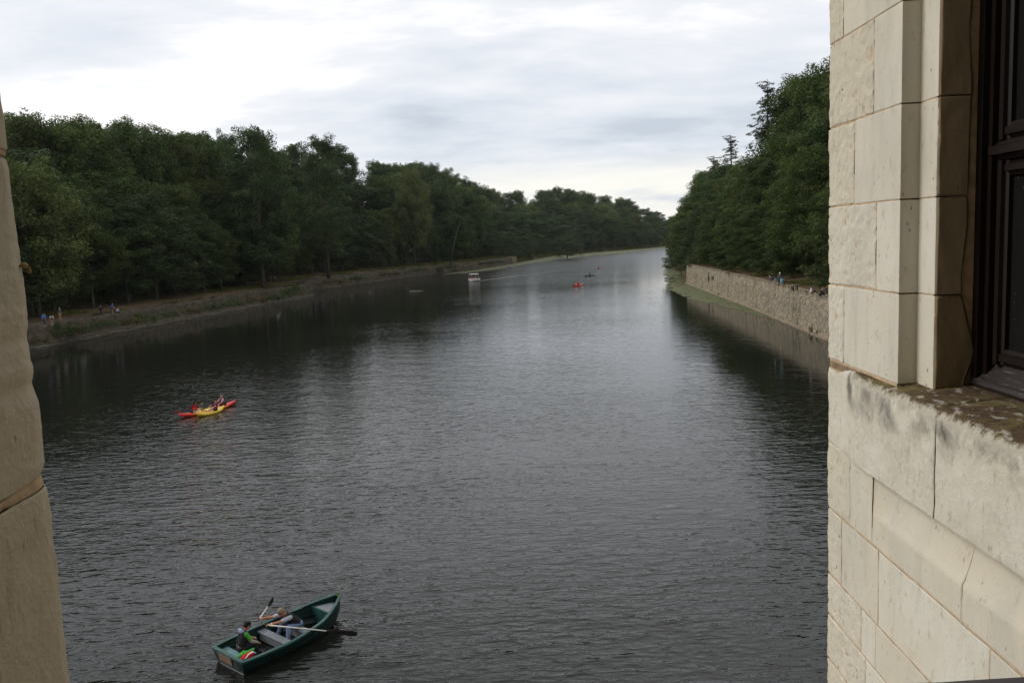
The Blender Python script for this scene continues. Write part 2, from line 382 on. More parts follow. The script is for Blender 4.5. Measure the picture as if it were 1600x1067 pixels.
def pane_mat():
    m, nt, bs, out = new_mat('old_glass')
    pos = nt.add('ShaderNodeNewGeometry').outputs['Position']
    vo = nt.add('ShaderNodeTexVoronoi', ins={'Vector': pos, 'Scale': 34.0}).outputs['Distance']
    sp = nt.ramp(vo, [(0.045, 1.0), (0.07, 0.0)])
    bs.inputs['Base Color'].default_value = (0.012, 0.012, 0.012, 1)
    nt.l.new(nt.mix(nt.math('MULTIPLY', sp, 0.6), (0.012, 0.012, 0.012), (0.3, 0.28, 0.24)), bs.inputs['Base Color'])
    bs.inputs['Roughness'].default_value = 0.12; bs.inputs['Specular IOR Level'].default_value = 0.35
    b = nt.add('ShaderNodeBump', ins={'Strength': 0.15, 'Distance': 0.01, 'Height': nt.noise(pos, 9, 2)}); nt.l.new(b.outputs[0], bs.inputs['Normal'])
    return m
M_glass = pane_mat()
M_lead = simple_mat('lead', (0.085, 0.075, 0.08), 0.6, 0.3, 12, 0.4)
M_plaster = simple_mat('room_plaster', (0.22, 0.19, 0.15), 0.9, 0.2, 1.0)

# ------------------------------------------------------------------ river, ground, banks
def poly(pts, step):
    pts = np.asarray(pts, float); seg = np.linalg.norm(np.diff(pts, axis=0), axis=1); s = np.concatenate([[0], np.cumsum(seg)])
    q = np.linspace(0, s[-1], max(2, int(s[-1] / step) + 1))
    return np.stack([np.interp(q, s, pts[:, i]) for i in range(pts.shape[1])], 1)
def normals_left(p):
    t = np.gradient(p, axis=0); t /= np.linalg.norm(t, axis=1)[:, None]
    return np.stack([-t[:, 1], t[:, 0]], 1)
def smooth_line(p, k):
    w = np.ones(k) / k; q = np.pad(p, ((k // 2, k // 2), (0, 0)), 'edge')
    q = np.stack([np.convolve(q[:, i], w, 'valid') for i in range(2)], 1); return q
L1 = [(-80, -30), (-72, 60), (-66, 111.3), (-61.6, 144.7), (-50.7, 213.6)]           # nearer quay of the left bank
L2 = [(-57.5, 217), (-57, 243), (-43, 285), (-26.6, 333.5), (-15, 354), (2.5, 428)]    # quay set back behind its corner
far_px = [(800, 411), (867, 399.5), (930, 394), (985, 390), (1040, 384.5)]
L3 = [tuple(G(*q)[:2]) for q in far_px] + [(230, 900), (380, 1010), (620, 1100)]
R1 = [(29, -30), (31, 40), (33.6, 87.3), (36.9, 124), (42.0, 196.5)]                   # quay of the right bank
R2 = [(42.5, 196.5), (50, 240), (61, 303), (85, 400), (118, 500), (170, 600), (260, 700), (400, 790), (640, 860)]

obj('river', [(-400, -60, 0), (900, -60, 0), (900, 1300, 0), (-400, 1300, 0)], np.array([[0, 1, 2, 3]]), M_water)['kind'] = 'structure'
obj('ground', [(-6000, -3000, -2.5), (6000, -3000, -2.5), (6000, 7000, -2.5), (-6000, 7000, -2.5)], np.array([[0, 1, 2, 3]]), M_mud)['kind'] = 'structure'

def terrain(name, line, offs, hts, side, mat, step=4.0, bump=0.25, k=5):
    p = poly(line, step); n = normals_left(smooth_line(p, k)) * side
    nv = len(p); no = len(offs); v = np.zeros((nv, no, 3))
    for j, (o, h) in enumerate(zip(offs, hts)):
        v[:, j, :2] = p + n * o; v[:, j, 2] = h
    w = np.clip((np.array(offs) - 2.0) / 5, 0, 1)[None, :]
    v[:, :, 2] += fbm(v * np.array([0.12, 0.12, 0]), 3) * bump * w * 2
    v = v.reshape(-1, 3); i = np.arange(nv - 1)[:, None] * no + np.arange(no - 1)[None, :]
    f = np.stack([i, i + 1, i + no + 1, i + no], -1).reshape(-1, 4)
    if side > 0: f = f[:, ::-1]
    o = obj(name, v, f, mat, smooth=True); o['kind'] = 'structure'; return o
LH = 3.2; RH = 4.62
def h_left1(d): return np.interp(d, [0, 2.2, 9, 40, 120, 400], [LH, LH, LH + 0.3, LH + 1.5, 6, 8])
def h_left2(d): return np.interp(d, [0, 3, 12, 60, 200, 500], [3.3, 3.6, 4.2, 8, 13, 18])
def h_left3(d): return np.interp(d, [0, 5, 12, 60, 200, 500], [0.1, 1.0, 2.2, 12, 24, 30])
def h_right1(d): return np.interp(d, [0, 0.3, 4, 10, 40, 250], [RH, RH, RH + 0.1, RH + 0.7, RH + 2, RH + 5])
def h_right2(d): return np.interp(d, [0, 2, 8, 40, 250], [0.0, 1.2, 3.4, 6, 9])
o1 = [1.7, 2.3, 4, 6, 9, 13, 20, 30, 45, 70, 120, 200]; terrain('left_bank', L1, o1, h_left1(np.array(o1)), 1, M_earth)
o2 = [0.9, 2, 4, 7, 12, 20, 35, 60, 100, 200, 400]; terrain('left_bank', [(-55.5, 205)] + L2[1:], o2, h_left2(np.array(o2)), 1, M_earth)
o3 = [-0.6, 0.5, 2, 5, 8, 12, 20, 35, 60, 100, 200, 400, 800]; terrain('left_bank', L3, o3, h_left3(np.array(o3)), 1, M_earth, step=12)
o4 = [0.5, 1.5, 2.5, 4, 6, 10, 16, 25, 40, 80, 150, 250]; terrain('right_bank', R1, o4, h_right1(np.array(o4)), -1, M_earth)
o5 = [-0.6, 0.4, 2, 4, 8, 14, 25, 40, 80, 150, 240]; terrain('right_bank', R2, o5, h_right2(np.array(o5)), -1, M_earth, step=10)

def rubble_wall(name, line, profile, cell, relief, mat, step, side, seed, courses=False, top_rough=0.0):
    """a wall of separate stones: each stone stands proud of its joints by its own amount. profile = [(offset, height), ...]"""
    p = poly(line, step); n = normals_left(smooth_line(p, 9)) * side
    s = np.concatenate([[0], np.cumsum(np.linalg.norm(np.diff(p, axis=0), axis=1))])
    prof = poly(profile, step * 0.85); q = np.concatenate([[0], np.cumsum(np.linalg.norm(np.diff(prof, axis=0), axis=1))])
    S, Q = np.meshgrid(s, q, indexing='ij')
    cx, cy_ = cell; ph = fbm(np.stack([S * 0.5, Q * 0.5, S * 0], -1), seed) * 0.35
    u, w = S / cx, Q / cy_ + ph; row = np.floor(w).astype(np.int64); u = u + (row % 2) * 0.5 + hash3(row, row * 0, row * 0, seed) * 0.7
    # jittered cells: nearest and second-nearest seed point
    iu = np.floor(u).astype(np.int64); iw = row; d1 = np.full(u.shape, 9.0); d2 = d1.copy(); idh = np.zeros(u.shape)
    for a in (-1, 0, 1):
        for b in (-1, 0, 1):
            gu, gw = iu + a, iw + b
            px = gu + 0.5 + (hash3(gu, gw, gu * 0, seed + 1) - 0.5) * 0.55; py = gw + 0.5 + (hash3(gu, gw, gu * 0, seed + 2) - 0.5) * 0.5
            d = np.hypot(u - px, (w - py) * 1.25); hid = hash3(gu, gw, gu * 0, seed + 3)
            c1 = d < d1; d2 = np.where(c1, d1, np.minimum(d2, d)); idh = np.where(c1, hid, idh); d1 = np.where(c1, d, d1)
    joint = np.clip(1 - (d2 - d1) / 0.16, 0, 1)
    out = relief * ((1 - joint) * (0.35 + 0.65 * idh) - 0.3)
    P0 = np.zeros(S.shape + (3,))
    off = prof[:, 0][None, :] - out; P0[..., 0] = p[:, 0][:, None] + n[:, 0][:, None] * off
    P0[..., 1] = p[:, 1][:, None] + n[:, 1][:, None] * off; P0[..., 2] = prof[:, 1][None, :]
    if top_rough:
        fr = (Q / q[-1]) ** 2
        P0[..., 2] += fr * top_rough * fbm(np.stack([S * 0.4, S * 0, Q * 0], -1), seed + 9)
    ns, nq = S.shape; i = np.arange(ns - 1)[:, None] * nq + np.arange(nq - 1)[None, :]
    f = np.stack([i, i + nq, i + nq + 1, i + 1], -1).reshape(-1, 4)
    if side < 0: f = f[:, ::-1]
    return obj(name, P0.reshape(-1, 3), f, mat, attrs={'tint': ('POINT', (0.15 + 0.85 * idh).ravel()), 'joint': ('POINT', joint.ravel())})

# right quay wall with its footing ledge and coping stones
rw = empty('quay_wall', (36.9, 124, 0)); tag(rw, 'tall grey rubble stone quay wall along the right bank', 'wall', kind='thing')
def child_world(o, parent):
    o.parent = parent; o.matrix_parent_inverse = Matrix.LocRotScale(parent.location, parent.rotation_euler, parent.scale).inverted(); return o
Rw = [(31, 40)] + R1[2:]
tag(child_world(rubble_wall('rubble_facing', Rw, [(0, -0.6), (0.12, 3.3), (0.3, RH - 0.02)], (0.55, 0.34), 0.10, M_quay, 0.17, -1, 11), rw), kind='stuff')
mb = MB(); pw = poly(Rw, 1.5); nw = normals_left(pw) * -1
mb.loft([[(p[0] - n[0] * 0.35, p[1] - n[1] * 0.35, -0.5), (p[0] - n[0] * 0.35, p[1] - n[1] * 0.35, 0.16 + 0.05 * math.sin(i * 1.7)), (p[0] + n[0] * 0.2, p[1] + n[1] * 0.2, 0.24), (p[0] + n[0] * 0.2, p[1] + n[1] * 0.2, -0.5)] for i, (p, n) in enumerate(zip(pw, nw))])
child_world(mb.build('footing_ledge', M_coping), rw)
ps = poly(Rw, 1.25); ncop = 0
for i in range(len(ps) - 1):
    a, b = ps[i], ps[i + 1]; t_ = (b - a) / np.linalg.norm(b - a); n_ = np.array([t_[1], -t_[0]]); c = (a + b) / 2 + n_ * 0.42
    bm_ = MB(); wob = rng.normal(0, 1, 4)
    bm_.box((c[0] + n_[0] * wob[0] * 0.02, c[1], RH + 0.02 + wob[1] * 0.025), (np.linalg.norm(b - a) - 0.03, 0.52 + 0.04 * wob[2], 0.17), math.atan2(t_[1], t_[0]) + wob[3] * 0.012)
    child_world(bm_.build('coping_stone', M_coping), rw)
# end face of the wall where it stops
# left bank: sloping rubble embankment and the quay set back behind it
lw = empty('embankment_wall', (-61.6, 144.7, 0)); tag(lw, 'low sloping rubble embankment wall with weeds along the near left bank', 'wall', kind='thing')
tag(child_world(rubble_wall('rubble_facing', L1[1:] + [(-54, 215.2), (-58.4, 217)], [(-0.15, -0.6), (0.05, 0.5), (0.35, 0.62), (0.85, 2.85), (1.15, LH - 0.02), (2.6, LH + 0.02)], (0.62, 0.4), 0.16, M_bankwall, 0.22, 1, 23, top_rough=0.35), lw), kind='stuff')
mb = MB(); pw = poly(L1[1:], 2.0); nw = normals_left(pw)
mb.loft([[(p[0] - n[0] * 0.3, p[1] - n[1] * 0.3, -0.5), (p[0] - n[0] * 0.3, p[1] - n[1] * 0.3, 0.20 + 0.12 * math.sin(i * 1.3)), (p[0] + n[0] * 0.3, p[1] + n[1] * 0.3, 0.40 + 0.1 * math.sin(i * 2.1)), (p[0] + n[0] * 0.3, p[1] + n[1] * 0.3, -0.5)] for i, (p, n) in enumerate(zip(pw, nw))])
child_world(mb.build('footing_ledge', simple_mat('wet_footing', (0.085, 0.075, 0.055), 0.8, 0.5, 1.2)), lw)
lw2 = empty('embankment_wall', (-43, 285, 0)); tag(lw2, 'brownish stone quay wall set back beyond the corner of the left bank', 'wall', kind='thing')
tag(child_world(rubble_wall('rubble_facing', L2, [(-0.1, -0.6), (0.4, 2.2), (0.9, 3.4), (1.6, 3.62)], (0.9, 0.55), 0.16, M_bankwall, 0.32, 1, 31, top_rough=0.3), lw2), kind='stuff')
mb = MB(); mb.box((2.5, 428, 1.5), (3, 2.2, 4.2), 0.2); child_world(mb.build('end_pier', M_coping), lw2)

# the air over the river
bm = bmesh.new(); bmesh.ops.create_cube(bm, size=1.0, matrix=Matrix.Translation((150, 620, 31)) @ Matrix.Diagonal((1900, 1500, 70, 1)))
hm = bpy.data.materials.new('haze_air'); hm.use_nodes = True; hn = NT(hm.node_tree)
for x in list(hn.n):
    if x.type == 'BSDF_PRINCIPLED': hn.n.remove(x)
hv = hn.add('ShaderNodeVolumePrincipled', ins={'Color': (0.80, 0.86, 0.93, 1), 'Density': HAZE, 'Anisotropy': 0.2})
hn.l.new(hv.outputs[0], [x for x in hn.n if x.type == 'OUTPUT_MATERIAL'][0].inputs['Volume'])
tag(bm_obj('haze', bm, hm), kind='stuff')

# ------------------------------------------------------------------ trees
def leaf_cloud(name, C, Rr, per_r2, size, mat, seed, up=0.5, flat=0.8, aspect=0.6, clump_tint=None):
    r_ = np.random.default_rng(seed); C = np.asarray(C); Rr = np.asarray(Rr)
    cnt = np.maximum(6, (per_r2 * Rr ** 2).astype(int)); idx = np.repeat(np.arange(len(C)), cnt); N = len(idx)
    d = r_.normal(0, 1, (N, 3)); d[:, 2] += 0.35; d /= np.linalg.norm(d, axis=1)[:, None]
    rad = Rr[idx] * (0.45 + 0.6 * r_.random(N) ** 0.6)
    p = C[idx] + d * rad[:, None] * np.array([1, 1, flat])
    nn = d * 0.85 + np.array([0, 0, up * 0.9]) + r_.normal(0, 0.33, (N, 3)); nn /= np.linalg.norm(nn, axis=1)[:, None]
    t = np.cross(nn, r_.normal(0, 1, (N, 3))); t /= np.linalg.norm(t, axis=1)[:, None]; b = np.cross(nn, t)
    s = size * (0.65 + 0.7 * r_.random(N))[:, None]
    v = np.stack([p - t * s * 0.5, p + b * s * aspect * 0.5 - nn * s * 0.06, p + t * s * 0.5 - np.array([0, 0, 0.12]) * s, p - b * s * aspect * 0.5 - nn * s * 0.06], 1).reshape(-1, 3)
    f = np.arange(N * 4).reshape(N, 4)
    ct = r_.random(len(C)) if clump_tint is None else clump_tint
    tint = np.clip(0.5 + (ct[idx] - 0.5) * 0.75 + r_.normal(0, 0.09, N), 0, 1)
    return raw_mesh(name, v, f, False, {'tint': ('FACE', tint)}, mat)
def tree_meshes(seed, H, R, cb, prof, nl, leaf, size, mat, bark, trunk_r, per=42, sub=(5, 8), flat=0.8, up=0.5, droop=0.0, big=(0.9, 1.5), lean=0.0, aspect=0.6, sprays=7):
    """trunk mesh, crown mesh; prof(t) gives the crown radius share at crown height t in 0..1"""
    r_ = np.random.default_rng(seed); mb = MB()
    tp = [np.array([0, 0, -1.0])]; n_t = 8
    for i in range(1, n_t + 1):
        z = H * 0.86 * i / n_t; tp.append(np.array([r_.normal(0, 0.012 * H * i / n_t) + lean * z, r_.normal(0, 0.012 * H * i / n_t), z]))
    rad = [trunk_r * 1.35] + [trunk_r * (1 - 0.9 * i / n_t) for i in range(1, n_t + 1)]
    mb.tube(tp, rad, 8)
    tp = np.array(tp); C = []; Rr = []
    for k in range(nl):
        t = (k + r_.random()) / nl; az = k * 2.399 + r_.normal(0, 0.5)
        z = H * (cb + (1 - cb) * t * 0.96); rr = R * prof(t) * (0.55 + 0.5 * r_.random())
        end = np.array([rr * math.cos(az), rr * math.sin(az), z - droop * rr + r_.normal(0, 0.02 * H)])
        zb = min(max(z - rr * 0.55, H * 0.16), H * 0.83); base = np.array([np.interp(zb, tp[:, 2], tp[:, 0]), np.interp(zb, tp[:, 2], tp[:, 1]), zb])
        end[0] += base[0]; mid = (base + end) / 2 + np.array([0, 0, 0.06 * H * r_.random() + droop * rr * 0.6])
        r0 = max(0.05, trunk_r * (1 - zb / H) * 0.5)
        mb.tube([base, mid, end], [r0, r0 * 0.55, r0 * 0.15], 5, False)
        cr = R * (0.26 + 0.14 * r_.random()) * (0.75 + 0.35 * prof(t)); cr = min(cr, H * 0.11)
        C.append(end); Rr.append(cr * 0.8)
        C.append((mid + end) / 2 + r_.normal(0, 0.4, 3)); Rr.append(cr * 0.7)
        for j in range(r_.integers(*sub)):
            d = r_.normal(0, 1, 3); d[2] += 0.25; d /= np.linalg.norm(d)
            C.append(end + d * cr * np.array([1.0, 1.0, 0.7]) * (0.75 + 0.45 * r_.random())); Rr.append(cr * (0.28 + 0.3 * r_.random()))
    for j in range(sprays):                                   # loose twigs that break the outline
        t = r_.random() ** 0.6; az = r_.random() * 6.283; rr = R * prof(t) * 1.12
        C.append(np.array([rr * math.cos(az), rr * math.sin(az), H * (cb + (1 - cb) * t) + 0.3])); Rr.append(R * 0.07 + 0.25)
    for j in range(5):
        C.append(np.array([r_.normal(0, R * 0.24), r_.normal(0, R * 0.24), H * (0.89 + 0.08 * r_.random())])); Rr.append(H * 0.034 + 0.3)
    bm = bmesh.new(); vs = [bm.verts.new(p) for p in np.concatenate(mb.v)]
    for q in mb.f:
        try: bm.faces.new([vs[i] for i in q])
        except ValueError: pass
    tm = bpy.data.meshes.new('trunk'); bm.to_mesh(tm); bm.free(); tm.materials.append(bark)
    for p in tm.polygons: p.use_smooth = True
    cm = leaf_cloud('crown', C, Rr, per * 1.4, size * 0.84, mat, seed + 5, up, flat, aspect)
    return tm, cm, H, R
P_round = lambda t: math.sqrt(max(0.03, 1 - ((t - 0.48) / 0.56) ** 2))
P_oval = lambda t: math.sqrt(max(0.02, 1 - ((t - 0.42) / 0.62) ** 2)) * (1 - 0.15 * t)
P_spire = lambda t: max(0.08, (1 - t) ** 0.8) * min(1, 0.5 + t * 4)
P_skirt = lambda t: (0.92 + 0.14 * math.sin(t * 6)) if t < 0.45 else math.sqrt(max(0.03, 1 - ((t - 0.45) / 0.6) ** 2))
PROTO = {}
PROTO['oak'] = [tree_meshes(100 + i, 30, 8.5, 0.22, P_round, 44, None, 0.46, M_leaf, M_bark, 0.42, 40) for i in range(3)]
PROTO['ash'] = [tree_meshes(120 + i, 30, 6.6, 0.12, P_oval, 46, None, 0.42, M_leaf_grey, M_bark, 0.34, 44) for i in range(2)]
PROTO['poplar'] = [tree_meshes(130 + i, 34, 5.2, 0.16, P_oval, 46, None, 0.44, M_leaf_grey, M_bark, 0.36, 44, big=(0.8, 1.2)) for i in range(2)]
PROTO['willow'] = [tree_meshes(140 + i, 13, 6.0, 0.06, P_skirt, 36, None, 0.34, M_leaf_grey, M_bark, 0.2, 52, droop=0.12) for i in range(2)]
PROTO['lime'] = [tree_meshes(150 + i, 28, 9.0, 0.07, P_skirt, 54, None, 0.42, M_leaf_lime, M_bark, 0.45, 44, flat=0.62, droop=0.14) for i in range(2)]
PROTO['pale'] = [tree_meshes(160, 22, 6.5, 0.15, P_round, 36, None, 0.40, M_leaf_pale, M_bark, 0.26, 42)]
def fir_meshes(seed, H, R):
    r_ = np.random.default_rng(seed); mb = MB(); mb.tube([(0, 0, -1), (0, 0, H * 0.5), (0.1, 0, H)], [0.4, 0.24, 0.03], 7); C = []; Rr = []
    z = H * 0.12
    while z < H * 0.985:
        t = z / H; L = R * (1 - t) ** 0.75 + 0.35
        for k in range(5):
            az = r_.random() * 6.283; l = L * (0.35 + 0.9 * r_.random()); dr = l * r_.normal(0.18, 0.14); z1 = z + r_.normal(0, 0.25)
            e = np.array([l * math.cos(az), l * math.sin(az), z1 - dr])
            mb.tube([(0, 0, z1), e * np.array([0.5, 0.5, 0]) + np.array([0, 0, z1 + 0.15]), e], [0.07, 0.045, 0.015], 4, False)
            for q in np.linspace(0.3, 1.05, max(3, int(l * 1.9))):
                C.append(np.array([0, 0, z1]) * (1 - q) + e * q + r_.normal(0, 0.2, 3) + np.array([0, 0, -0.15 * r_.random()])); Rr.append(0.22 + 0.28 * r_.random())
        z += H * 0.024 * (0.6 + 0.9 * r_.random())
    bm = bmesh.new(); vs = [bm.verts.new(p) for p in np.concatenate(mb.v)]
    for q in mb.f:
        try: bm.faces.new([vs[i] for i in q])
        except ValueError: pass
    tm = bpy.data.meshes.new('trunk'); bm.to_mesh(tm); bm.free(); tm.materials.append(M_bark)
    return tm, leaf_cloud('crown', C, Rr, 170, 0.30, M_needle, seed, 0.6, 0.5, 0.35), H, R
PROTO['fir'] = [fir_meshes(170, 33, 5.5)]
NAMES = {'oak': 'broadleaf_tree', 'ash': 'broadleaf_tree', 'poplar': 'poplar_tree', 'willow': 'bushy_tree', 'lime': 'drooping_tree', 'pale': 'broadleaf_tree', 'fir': 'fir_tree'}
ORD = 'first second third fourth fifth sixth seventh eighth ninth tenth eleventh twelfth thirteenth fourteenth fifteenth sixteenth seventeenth eighteenth nineteenth twentieth'.split()
ORD += ['twenty-' + w for w in ORD[:9]] + ['thirtieth'] + ['thirty-' + w for w in ORD[:9]]
n_tree = 0
def tree(kind, x, y, z, h, w, label, group=None, rz=None, var=None, lean=0.0):
    """h = height above z, w = crown radius"""
    global n_tree
    pr = PROTO[kind]; tm, cm, H, R = pr[(n_tree if var is None else var) % len(pr)]; n_tree += 1
    root = empty(NAMES[kind], (x, y, z), rng.random() * 6.283 if rz is None else rz)
    k = w / R; root.scale = (k * (0.93 + 0.14 * rng.random()), k * (0.93 + 0.14 * rng.random()), h / H)
    if lean: root.rotation_euler[1] = lean
    link('trunk', tm, root); link('crown', cm, root)
    tag(root, label, 'tree', group); return root

SIL_L = np.array([(-80, 150), (0, 165), (30, 162), (60, 166), (90, 178), (110, 196), (150, 197), (170, 206), (200, 204), (235, 201), (260, 204), (285, 208), (310, 216), (335, 210), (365, 204), (390, 199), (420, 205), (440, 216), (452, 232), (475, 213), (500, 211), (530, 219), (555, 233), (575, 248), (600, 251), (640, 252), (680, 259), (720, 270), (745, 279), (762, 296), (800, 299), (840, 298), (875, 293), (920, 300), (960, 308), (998, 311), (1008, 329), (1045, 331), (1100, 330)], float)
SIL_R = np.array([(1040, 345), (1046, 332), (1055, 316), (1065, 302), (1078, 282), (1092, 266), (1105, 256), (1120, 252), (1140, 244), (1160, 234), (1175, 222), (1195, 200), (1215, 166), (1240, 134), (1260, 118), (1285, 104), (1320, 92), (1420, 60)], float)
def px_of(x, y, z):
    v = np.array([x, y, z - CAM_H]); k = FPX / (v @ cF); return 800 + v @ cR * k, 533.5 - v @ cU * k
def top_for(x, y, sil, frac_of):
    """height z whose sight line meets the tree line seen over (x, y), lowered by frac_of of the rise above z0"""
    px, _ = px_of(x, y, 15); py = np.interp(px, sil[:, 0], sil[:, 1]); return V(px, py, y)[2], px
def line_point(line, s):
    p = np.asarray(line, float); seg = np.linalg.norm(np.diff(p, axis=0), axis=1); c = np.concatenate([[0], np.cumsum(seg)])
    q = np.array([np.interp(s, c, p[:, 0]), np.interp(s, c, p[:, 1])]); i = min(np.searchsorted(c, s, 'right') - 1, len(seg) - 1)
    t_ = (p[i + 1] - p[i]) / seg[i]; return q, np.array([-t_[1], t_[0]])
def length(line): return float(np.sum(np.linalg.norm(np.diff(np.asarray(line, float), axis=0), axis=1)))
def row(line, s0, s1, step, off, hfun, sil, frac, kinds, wk, label, group, side=1, jit=0.35, minh=6, rev=False, skip_out=True):
    """trees along a bank; a label with {o} counts those in view along the row"""
    s = s0; got = []
    while s < s1:
        q, n_ = line_point(line, s); o_ = off * (0.85 + 0.3 * rng.random()) + 1.0
        x, y = q + n_ * side * o_; z0 = float(hfun(o_)) - 0.2
        zt, px = top_for(x, y, sil, frac); kind = kinds[rng.integers(len(kinds))]
        h = max(minh, (zt - z0) * (frac[0] + (frac[1] - frac[0]) * rng.random()))
        t_ = tree(kind, x, y, z0, h, wk * (0.85 + 0.3 * rng.random()) * (h ** 0.5), label, group); got.append((px, t_))
        s += step * (1 - jit / 2 + jit * rng.random())
    if '{o}' in label:
        seen = [t_ for px, t_ in got if 25 < px < 1300]
        if rev: seen = seen[::-1]
        for i, t_ in enumerate(seen): t_['label'] = label.format(o=ORD[i])
        for px, t_ in got:
            if not 25 < px < 1300: t_['label'], t_['group'] = ('dark tree of the right bank standing behind the castle wall', 'trees behind the castle wall') if px > 800 else ('tree of the left wood standing behind the stone jamb', 'trees behind the stone jamb')
L1n = length(L1); near0 = 112
row(L1, near0, L1n, 8.5, 9, h_left1, SIL_L, (0.40, 0.64), ['oak', 'ash', 'ash'], 1.4, '{o} tree from the embankment corner in the front row along the left path', 'front trees along the path of the near left bank', rev=True)
row(L1, near0, L1n + 4, 9, 17, h_left1, SIL_L, (0.62, 0.84), ['oak', 'oak', 'ash'], 1.5, 'tall leafy tree inside the wood on the near left bank, behind its front row', 'middle trees of the near left wood')
row(L1, near0, L1n + 4, 6.5, 29, h_left1, SIL_L, (0.94, 1.04), ['oak', 'oak', 'poplar'], 1.5, '{o} skyline tree of the near left wood, counted from the stone jamb', 'skyline trees of the near left wood')
A2 = [(-55.5, 205)] + L2[1:]; L2n = length(A2)
row(A2, 14, L2n, 11, 9, h_left2, SIL_L, (0.42, 0.66), ['ash', 'willow', 'oak'], 1.45, '{o} tree from the embankment corner overhanging the set-back left quay', 'trees overhanging the set-back quay')
row(A2, 12, L2n, 10, 20, h_left2, SIL_L, (0.66, 0.90), ['ash', 'poplar', 'oak'], 1.5, 'tall green tree behind the trees over the set-back quay', 'second row of trees behind the set-back quay')
row(A2, 12, L2n, 7, 38, h_left2, SIL_L, (0.93, 1.0), ['poplar', 'poplar', 'ash'], 1.05, '{o} slender poplar from the left on the descending skyline behind the set-back quay', 'poplars on the descending skyline')
L3n = length(L3[:-2])
row(L3, 0, L3n, 17, 6, h_left3, SIL_L, (0.26, 0.46), ['willow', 'willow', 'ash'], 2.2, '{o} low rounded tree from the quay end at the water of the far bend', 'low trees at the water of the far bend', minh=8)
row(L3, 0, L3n, 19, 18, h_left3, SIL_L, (0.48, 0.68), ['ash', 'oak', 'willow'], 2.0, 'rounded green tree low on the wooded hillside at the river bend', 'lower trees of the far wooded hillside')
row(L3, 0, L3n, 20, 38, h_left3, SIL_L, (0.66, 0.86), ['oak', 'ash', 'pale'], 2.0, 'rounded green tree halfway up the wooded hillside at the river bend', 'middle trees of the far wooded hillside')
row(L3, -10, L3n, 14, 66, h_left3, SIL_L, (0.92, 1.0), ['oak', 'ash'], 1.7, '{o} skyline tree of the far wooded hillside, counted from its left end', 'skyline trees of the far wooded hillside')
L4 = L3[-3:]
row(L4, 0, length(L4) * 0.7, 30, 12, h_left3, SIL_L, (0.6, 0.8), ['ash', 'oak'], 2.2, 'tiny distant tree where the river disappears round the bend', 'distant trees beyond the river bend')
row(L4, 0, length(L4) * 0.7, 26, 45, h_left3, SIL_L, (0.92, 1.0), ['ash', 'oak'], 2.2, 'tiny distant tree where the river disappears round the bend', 'distant trees beyond the river bend')
# right bank
R1r = R1[1:]; R1n = length(R1r)
row(R1r, 32, R1n - 4, 9, 5.0, h_right1, SIL_R, (0.44, 0.62), ['lime', 'lime', 'oak'], 1.4, '{o} front-row drooping tree from the far end of the right quay wall', 'front trees along the right quay path', side=-1, rev=True)
row(R1r, 32, R1n, 9.5, 12, h_right1, SIL_R, (0.66, 0.82), ['lime', 'oak'], 1.55, 'tall dark tree in the second row behind the right quay path', 'second row of trees on the right bank', side=-1)
row(R1r, 32, R1n, 9, 22, h_right1, SIL_R, (0.90, 1.0), ['oak', 'lime'], 1.55, '{o} tree from the far end of the right quay on the skyline above it', 'skyline trees of the right bank', side=-1, rev=True)
row(R2, 3, 200, 10, 3.0, h_right2, SIL_R, (0.42, 0.72), ['lime', 'willow', 'ash'], 1.55, '{o} tree past the end of the right quay overhanging the water', 'trees overhanging the water past the right quay', side=-1)
row(R2, 3, 220, 11, 13, h_right2, SIL_R, (0.78, 0.95), ['lime', 'oak', 'ash'], 1.6, 'green tree behind those overhanging the water past the right quay', 'second row of trees past the right quay', side=-1)
# dark undergrowth filling the shade under the trees
def undergrowth(line, s0, s1, o0, o1, n, hf, side, hgt, seed, r=1.5):
    r_ = np.random.default_rng(seed); C = []; Rr = []
    for i in range(n):
        q, n_ = line_point(line, s0 + (s1 - s0) * r_.random()); o_ = o0 + (o1 - o0) * r_.random(); x, y = q + n_ * side * o_; C.append((x, y, float(hf(o_)) + 0.3 + hgt * r_.random() ** 1.5)); Rr.append(r * (0.6 + 0.7 * r_.random()))
    o = link('undergrowth', leaf_cloud('undergrowth', C, Rr, 46, 0.36, M_leaf, seed, 0.4, 0.8)); o['kind'] = 'stuff'; o['label'] = 'dark undergrowth in the shade under the trees'
undergrowth(L1, 100, L1n + 8, 14, 34, 900, h_left1, 1, 4.0, 501); undergrowth(A2, 5, L2n, 10, 34, 700, h_left2, 1, 5.0, 502, 1.8); undergrowth(R1r, 25, R1n, 6.5, 26, 650, h_right1, -1, 3.5, 503); undergrowth(R2, 0, 120, 3, 14, 200, h_right2, -1, 4.0, 504)
for (px, py, Y, lab, lean) in [(1192, 124, 178, 'tallest dark fir with ragged tip rising above the right bank trees', -0.02), (1138, 210, 250, 'dark fir with bare upper branches, middle one above the right bank trees', -0.03), (1113, 243, 290, 'shortest dark fir tip, nearest the river bend on the right bank', -0.04)]:
    t_ = V(px, py, Y); tree('fir', t_[0] + 1.5, Y, 5.2, t_[2] - 5.2, 8.5, lab, rz=0.0, lean=lean)
